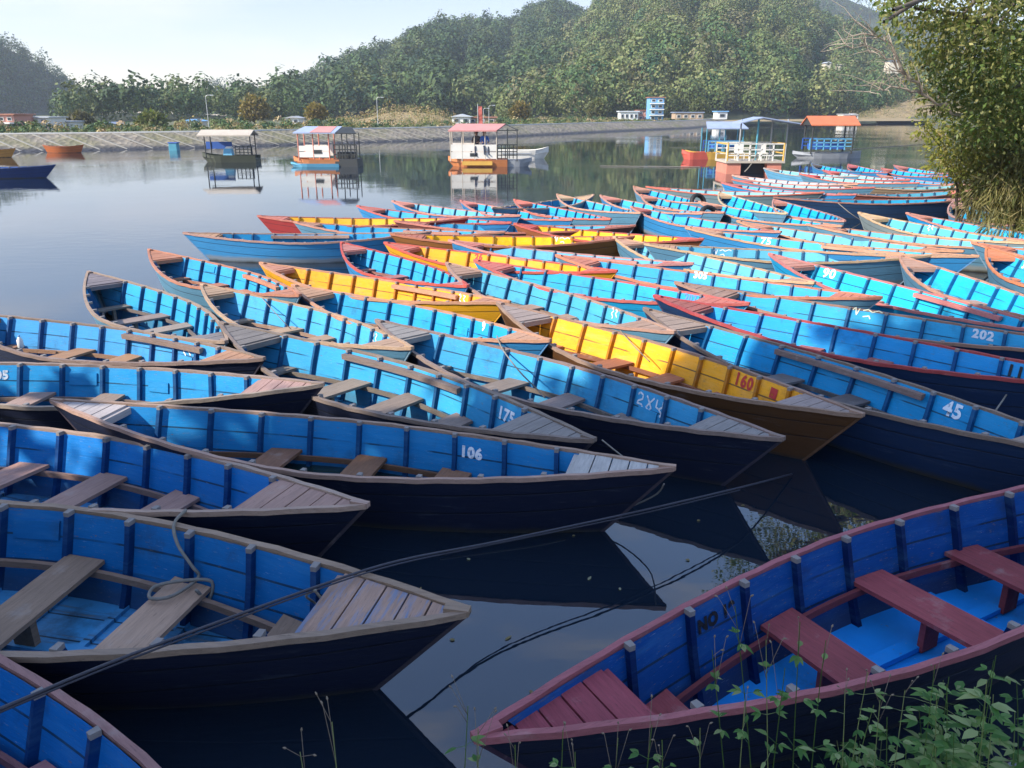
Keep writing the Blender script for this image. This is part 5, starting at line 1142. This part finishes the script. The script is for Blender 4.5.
part(r5, 'canopy', MB().add([(-.75, -.6, 2.45), (.35, -.6, 2.72), (2.3, -.5, 2.42), (2.3, 1.2, 2.42), (.35, 1.2, 2.72), (-.75, 1.2, 2.45)]+[(-.75, -.6, 2.40), (.35, -.6, 2.67), (2.3, -.5, 2.37), (2.3, 1.2, 2.37), (.35, 1.2, 2.67), (-.75, 1.2, 2.40)], [(0, 1, 4, 5), (1, 2, 3, 4), (6, 11, 10, 7), (7, 10, 9, 8), (0, 6, 7, 1), (1, 7, 8, 2), (2, 8, 9, 3), (3, 9, 10, 4), (4, 10, 11, 5), (5, 11, 6, 0)]), 'slate')
part(r5, 'bow_rope', MB().tube(curve_pts((.05, -1.1, 1.0), (-.5, -1.15, .12), -.12, 6), .03, 5), M_ROPE)
# 6 orange-roofed boat
r6, _ = floating('covered_boat', 826, 158, 'grey boat with blue railings under a bright orange roof', 'houseboat', 0.)
part(r6, 'hull', hull_mb(4.6, 1.7, .34, -1, both=True), 'grey'); part(r6, 'railing', railing(2.8, .55, 1.25, 7, -.7, -1.45, 2, .06), 'sky'); part(r6, 'railing', railing(2.8, .55, 1.25, 7, .7, -1.45, 2, .06), 'blue')
part(r6, 'seat', MB().box((-.1, .1, .75), (2.2, .7, .35)), 'blue'); posts(r6, (-1.35, 1.35), (-.75, .75), .3, 2.15, 'dark', .05)
part(r6, 'roof', gable_roof(3.2, 2.2, 2.15, .55), 'rust'); part(r6, 'gable_end', MB().prism([(-.95, 2.12), (.95, 2.12), (0, 2.6)], .04, 'X', -1.5), 'dark')
# blue float and mooring line of floats
rb, _ = floating('float_box', 174.5, 150.5, 'small blue float box between the dam and the tan-roofed boat', 'float'); part(rb, 'box', MB().box((0, 0, .22), (.7, .6, .7), taper=.92), 'teal', bevel=.04); part(rb, 'lid', MB().box((0, 0, .60), (.72, .62, .07)), 'blue')
for pa, pc, lab in [((600, 166), (700, 167), 'thin pale mooring line lying on the water left of the pontoon raft'), ((795, 153), (938, 143), 'thin pale mooring line on the water right of the orange-roofed boat')]:
    pts = []
    for i in range(10):
        px = pa[0]+(pc[0]-pa[0])*i/9; py = pa[1]+(pc[1]-pa[1])*i/9; e = (-sin(PITCH)+(384-py)/803.*cos(PITCH))/(cos(PITCH)+(384-py)/803.*sin(PITCH)); pts.append(at(px, py, (.03-CAM_H)/e))
    tag(link('mooring_line', MB().tube(pts, .022, 5).mesh('mooring_line', [M_ROPE])), lab, 'rope')

# ------------------------------------------------------------------ ropes, tyres and small things on the boats
def atz(px, py, z):
    d = (384-py)/803.; e = (-sin(PITCH)+d*cos(PITCH))/(cos(PITCH)+d*sin(PITCH)); return at(px, py, (z-CAM_H)/e)
def rope(pts, r, mat, label, name='rope', sub=5):
    P_ = [Vector(p) for p in pts]; o = []
    for i in range(len(P_)-1):
        p0 = P_[max(i-1, 0)]; p1 = P_[i]; p2 = P_[i+1]; p3 = P_[min(i+2, len(P_)-1)]
        for k in range(sub):
            t = k/sub; o.append(.5*((2*p1)+(-p0+p2)*t+(2*p0-5*p1+4*p2-p3)*t*t+(-p0+3*p1-3*p2+p3)*t**3))
    o.append(P_[-1]); ob = link(name, MB().tube(o, r, 6).mesh(name, [mat], True)); tag(ob, label, 'rope'); return ob
rope([at(-130, 762, 2.2), atz(0, 709, .98), atz(130, 655, .80), atz(310, 589, .60), atz(398, 561, .555), atz(500, 541, .42), atz(640, 511, .36), atz(742, 487, .25), atz(792, 474, .02)], .0075, M_DARKROPE, 'long dark rope stretched across the nearest boats towards the yellow boat', 'mooring_rope')
rope([at(-130, 766, 2.22), atz(0, 712, .97), atz(130, 659, .79), atz(310, 592, .59), atz(398, 564, .55), atz(500, 543, .40), atz(640, 514, .33), atz(740, 490, .24)], .005, M_DARKROPE, 'thinner second strand running along the long dark rope', 'mooring_rope')
rope([atz(186, 510, .52), atz(174, 524, .50), atz(178, 545, .42), atz(192, 566, .32), atz(198, 578, .24), atz(172, 596, .225), atz(150, 598, .22), atz(156, 586, .225), atz(190, 580, .25), atz(212, 582, .22), atz(208, 600, .12), atz(196, 590, .24)], .011, M_ROPE, 'grey rope coiled loosely over a seat of the boat with bare deck boards')
rope([atz(312, 588, .60), atz(322, 600, .48), atz(330, 620, .34), atz(316, 604, .40), atz(306, 596, .52), atz(316, 590, .60)], .007, M_ROPE, 'short grey lashing knotted to the long dark rope')
rope([atz(440, 552, .03), atz(530, 535, .05), atz(600, 518, .08), atz(652, 497, .30), atz(664, 484, .5)], .006, M_ROPE, 'thin line slanting from the tip of boat 106 into the water')
rope([atz(602, 440, .58), atz(622, 456, .52), atz(643, 472, .5)], .006, M_ROPE, 'short line from the tip of boat 175 to boat 106')
rope([atz(966, 432, .45), atz(962, 450, .30), atz(945, 462, .16), atz(921, 467, .05)], .008, M_ROPE, 'pale rope hanging in a curve from boat 45 to the water')
rope([atz(1014, 377, .45), atz(1008, 392, .35), atz(996, 410, .42)], .008, M_ROPE, 'pale rope between boat 111 and boat 45')
rope([atz(497, 336, .55), atz(503, 350, .48), atz(520, 372, .42), atz(536, 388, .25), atz(545, 398, .15)], .008, M_ROPE, 'pale rope from the cyan boat tip into the boat with Devanagari numerals')
rope([atz(618, 328, .5), atz(636, 348, .42), atz(650, 362, .30)], .006, M_ROPE, 'thin rope hanging into yellow boat 160')
rope([atz(262, 298, .5), atz(280, 318, .35), atz(294, 332, .15)], .006, M_ROPE, 'thin rope lying across the blue boat with tan gunwale')
rope([atz(354, 345, .5), atz(362, 362, .35), atz(372, 376, .2), atz(380, 384, .14), atz(384, 376, .16), atz(372, 380, .14)], .007, M_ROPE, 'rope coiled in boat 175 by its middle seat')
rope([atz(727, 395, .46), atz(732, 405, .35), atz(737, 414, .2)], .007, M_ROPE, 'short rope over the side of yellow boat 160')
rope([atz(838, 203, .5), atz(850, 213, .25), atz(862, 221, .02)], .012, M_ROPE, 'mooring line from the dark-hulled boat into the water')
rope([atz(667, 216, .5), atz(682, 231, .3), atz(700, 239, .05)], .010, M_ROPE, 'mooring line by the end of the rearmost yellow boat')
M_RUB = plain('black_rubber', (.012, .012, .013), .7, .3, 12)
for px, py, z, rad, lab in [(709, 218, .34, .27, 'black tyre hanging between the back row boats, nearer one'), (698, 203, .42, .22, 'black tyre hanging over a bow in the back rows, farther one')]:
    p = atz(px, py, z); root = link('tyre', None, loc=p, rot=(radians(72), 0, .5)); tag(root, lab, 'tyre', 'tyres used as fenders')
    b = MB(); n = 20; pts = []
    prof = [(0, .075), (.055, .06), (.075, .0), (.055, -.06), (0, -.075), (-.03, -.055), (-.03, .055)]
    for i in range(n):
        a = 2*pi*i/n
        for q, (dr, dz) in enumerate(prof): tread = 1+(.04 if (q in (1, 2, 3) and i % 2) else 0); b.v.append(((rad+dr*tread)*cos(a), (rad+dr*tread)*sin(a), dz))
    k = len(prof)
    for i in range(n):
        for q in range(k): b.f.append((i*k+q, i*k+(q+1) % k, ((i+1) % n)*k+(q+1) % k, ((i+1) % n)*k+q)); b.m.append(0)
    link('tread', b.mesh('tread', [M_RUB], True), root)
# white bottle left in the boat behind 205
p = atz(20, 342, .33); bt = MB(); bt.tube([(0, 0, -.12), (0, 0, -.11), (0, 0, .04), (0, 0, .09), (0, 0, .11)], [.05, .058, .058, .03, .022], 12)
root = link('bottle', None, loc=p); root.scale = (.6, .6, .6); tag(root, 'small white bottle standing in the boat behind boat 205', 'bottle'); link('body', bt.mesh('body', [WM['white']], True), root); link('cap', MB().tube([(0, 0, .112), (0, 0, .145)], .024, 10).mesh('cap', [WM['blue']]), root)

# ------------------------------------------------------------------ weeds and grass on the near bank
def bank_z(x, y):
    d2 = (sh[:, 0]-x)**2+(sh[:, 1]-y)**2; i = int(d2.argmin()); d = float((np.array([x, y])-sh[i])@nr[i])
    return float(np.interp(d, [a for a, _ in rows], [c for _, c in rows]))
GRN = np.array([(.07, .17, .04), (.12, .24, .06), (.19, .30, .09), (.30, .36, .15)])
def leaf_shape(V, F, T, p, ax, up, L, Wd, col, curl=.25):
    """pointed leaf of two folded halves, four cross-sections"""
    ax = ax.normalized(); sdv = ax.cross(up);
    if sdv.length < .05: sdv = ax.cross(Vector((1, .3, 0)))
    sdv.normalize(); nn = sdv.cross(ax); b = len(V)
    for t, w in ((0, .12), (.3, .9), (.62, .8), (1, .02)):
        c = p+ax*L*t-nn*curl*L*t*t
        V += [c-sdv*Wd*w*.5+nn*Wd*.12*w, c, c+sdv*Wd*w*.5+nn*Wd*.12*w]
    for i in range(3):
        F += [(b+3*i, b+3*i+1, b+3*i+4, b+3*i+3), (b+3*i+1, b+3*i+2, b+3*i+5, b+3*i+4)]; T += [col, col]
def stem_quads(V, F, T, pts, r0, r1, col):
    n = len(pts); b = len(V)
    for i, p in enumerate(pts):
        r = r0+(r1-r0)*i/(n-1)
        for k in range(4): V.append(p+Vector((cos(k*pi/2)*r, sin(k*pi/2)*r, 0)))
    for i in range(n-1):
        for k in range(4): F.append((b+4*i+k, b+4*i+(k+1) % 4, b+4*i+4+(k+1) % 4, b+4*i+4+k)); T.append(col)
def weed(tip, base, seed, label, group, leafL=.07, nodes=5, heads=True, name='weed', cat='plant', dens=1.):
    r = random.Random(seed); tip = Vector(tip); bx = Vector((base[0], base[1], bank_z(base[0], base[1])-.03))
    root = link(name, None, loc=bx); tag(root, label, cat, group)
    t0 = tip-bx; V = []; F = []; T = []; VS = []; FS = []; TS = []
    mid = t0*.5+Vector((r.uniform(-.05, .05), r.uniform(-.04, .04), .03))
    pts = [((1-t)**2)*Vector((0, 0, 0))+2*t*(1-t)*mid+t*t*t0 for t in [i/8 for i in range(9)]]
    g = Vector(GRN[r.randrange(4)]); stem_quads(VS, FS, TS, pts, .0035, .0015, tuple(g*.9+Vector((.03, .01, 0))))
    for i in range(nodes):
        f = .2+.72*i/max(nodes-1, 1); j = int(f*8); p = pts[j].lerp(pts[min(j+1, 8)], f*8-j); a0 = r.uniform(0, pi)
        for sgn in (0, pi):
            if r.random() > dens: continue
            a = a0+sgn; d = Vector((cos(a), sin(a), r.uniform(.1, .6)))
            q = p+d.normalized()*r.uniform(.01, .05); stem_quads(VS, FS, TS, [p, q], .0015, .001, tuple(g))
            for da in ((0,) if r.random() < .35 else (-.7, 0, .7)):
                dd = Vector((cos(a+da), sin(a+da), r.uniform(-.1, .4)))
                leaf_shape(V, F, T, q, dd, Vector((0, 0, 1)), leafL*r.uniform(.6, 1.2)*(1.2-.5*f), leafL*.36*r.uniform(.7, 1.2), tuple(Vector(GRN[r.randrange(4)])*r.uniform(.8, 1.15)), r.uniform(.1, .45))
    link('stem', mesh_np('stem', [tuple(v) for v in VS], FS, [M_LEAF], tint=np.array(TS)), root)
    if F: link('leaves', mesh_np('leaves', [tuple(v) for v in V], F, [M_LEAF], tint=np.array(T)), root)
    if heads:
        b = MB()
        for k in range(r.randrange(1, 4)):
            d = Vector((r.uniform(-.06, .06), r.uniform(-.05, .05), r.uniform(.0, .09))); e = pts[-1]+d
            b.tube([pts[-2].lerp(pts[-1], r.random()), e], [.0012, .0009], 4); b.tube([e, e+d.normalized()*.006, e+d.normalized()*.014], [.0015, .004, .0015], 6)
        link('seed_head', b.mesh('seed_head', [M_SEED], True), root)
    return root
M_SEED = plain('seed_head', (.20, .15, .10), .8, .4, 60)
GW = 'thin weeds standing on the near bank'
LW = 'thin green weed with small pale seed heads at the foot of the maroon boat'
k = 0
WEEDS = [((332, 722), (345, 800), 2.1, 'lone weed with buds at the bottom edge, left of the maroon boat'), ((300, 752), (318, 800), 2.1, 'short pale weed at the bottom edge, farthest left of the weeds'), ((468, 706), (455, 800), 2.35, 'leafy weed in front of the tip of the maroon boat'),
  ((478, 668+60), (490, 800), 2.3, None), ((515, 745), (540, 810), 2.3, None), ((563, 730), (560, 800), 2.35, None), ((575, 752), (590, 810), 2.3, None), ((618, 738), (622, 810), 2.35, None), ((652, 725), (645, 800), 2.4, None), ((662, 740), (690, 800), 2.4, None),
  ((735, 606), (790, 800), 2.55, 'tallest weed, rising across the maroon boat beside the numerals NO 19'), ((712, 650), (770, 800), 2.55, None), ((766, 640), (800, 800), 2.55, None), ((800, 622), (815, 800), 2.6, None), ((785, 668), (775, 800), 2.5, None), ((826, 640), (835, 800), 2.6, None),
  ((745, 700), (752, 800), 2.45, None), ((845, 690), (850, 800), 2.6, None), ((868, 672), (862, 800), 2.65, None), ((880, 700), (890, 800), 2.6, None), ((905, 690), (900, 800), 2.65, None), ((700, 728), (712, 800), 2.4, None), ((935, 665), (925, 800), 2.7, None)]
for (tx, ty), (bx, by), Y, lab in WEEDS:
    tp = at(tx, ty, Y); bp = at(bx, by, Y-.12); k += 1
    weed(tp, (bp.x, bp.y), 300+k, lab or LW, GW, .062, 5 if ty > 690 else 7, True, dens=.85)
GB = 'leafy plants crowding the bottom right corner'
LB = 'broad-leaved green plant in the bottom right corner under the maroon boat'
r = random.Random(9)
for k in range(46):
    px = r.uniform(835, 1060); py = 768-(px-800)/220*r.uniform(20, 135)-r.uniform(-15, 20); Y = r.uniform(2.45, 2.95)
    tp = at(px, py, Y); bp = at(px+r.uniform(-25, 25), 830, Y-.1)
    weed(tp, (bp.x, bp.y), 400+k, LB, GB, r.uniform(.06, .115), 7, False, 'leafy_plant', dens=1)
GG = 'grass tufts on the near bank'
for k, (px, Y, n) in enumerate([(700, 2.35, 14), (740, 2.4, 14), (790, 2.5, 26), (850, 2.6, 22), (910, 2.65, 16), (960, 2.7, 18), (1010, 2.8, 18), (640, 2.3, 7), (560, 2.25, 6)]):
    bp = at(px, 815, Y-.1); bx = Vector((bp.x, bp.y, bank_z(bp.x, bp.y)-.03)); V = []; F = []; T = []
    for q in range(n):
        a = r.uniform(0, 2*pi); L = r.uniform(.4, 1.0); o = Vector((cos(a)*.5-.15, sin(a)*.35, 0)); c = tuple(Vector(GRN[r.randrange(4)])*r.uniform(1.0, 1.5)+Vector((.07, .05, .01))); pts = []
        for i in range(9): t = i/8; pts.append(o*(L*t*t*.95)+Vector((cos(a)*.02, sin(a)*.02, L*(1.9*t-1.0*t*t))))
        b0 = len(V); w = r.uniform(.004, .011)
        for i, p in enumerate(pts): sv_ = Vector((-sin(a), cos(a), .2))*w*(1-i/8.3); V += [p-sv_, p+sv_]
        for i in range(8): F.append((b0+2*i, b0+2*i+1, b0+2*i+3, b0+2*i+2)); T.append(c)
    o = link('grass_tuft', mesh_np('grass_tuft', [tuple(v) for v in V], F, [M_LEAF], tint=np.array(T)), loc=bx)
    tag(o, 'tuft of arching grass blades on the near bank in front of the maroon boat', 'grass', GG)

# a few leaves and flecks drifting on the dark water between the boats
r = random.Random(21)
for k, (px, py) in enumerate([(588, 580), (455, 640), (530, 690), (620, 590), (700, 520), (420, 590), (660, 640), (575, 535), (690, 560), (470, 560), (505, 640), (745, 505)]):
    p = atz(px, py, .004); V = []; F = []; T = []; a = r.uniform(0, 6.3)
    leaf_shape(V, F, T, Vector((0, 0, 0)), Vector((cos(a), sin(a), 0)), Vector((0, 0, 1)), r.uniform(.03, .06), r.uniform(.014, .028), (.28, .22, .10) if k % 3 else (.36, .34, .22), -.05)
    tag(link('floating_leaf', mesh_np('floating_leaf', [tuple(v) for v in V], F, [M_LEAF], tint=np.array(T)), loc=p), 'small dry leaf drifting on the dark water beside the maroon boat', 'leaf', 'leaves drifting on the water')

# ------------------------------------------------------------------ hazy air
hm = bpy.data.materials.new('haze_air'); hm.use_nodes = True; ht = hm.node_tree; ht.nodes.clear()
ho = ht.nodes.new('ShaderNodeOutputMaterial'); hv = ht.nodes.new('ShaderNodeVolumePrincipled')
hv.inputs['Color'].default_value = (.82, .88, 1, 1); hv.inputs['Density'].default_value = .00032; hv.inputs['Anisotropy'].default_value = .25
ht.links.new(hv.outputs[0], ho.inputs['Volume'])
hz = link('haze', MB().box((0, 430, 70), (2000, 1300, 146)).mesh('haze', [hm])); stuff(hz)
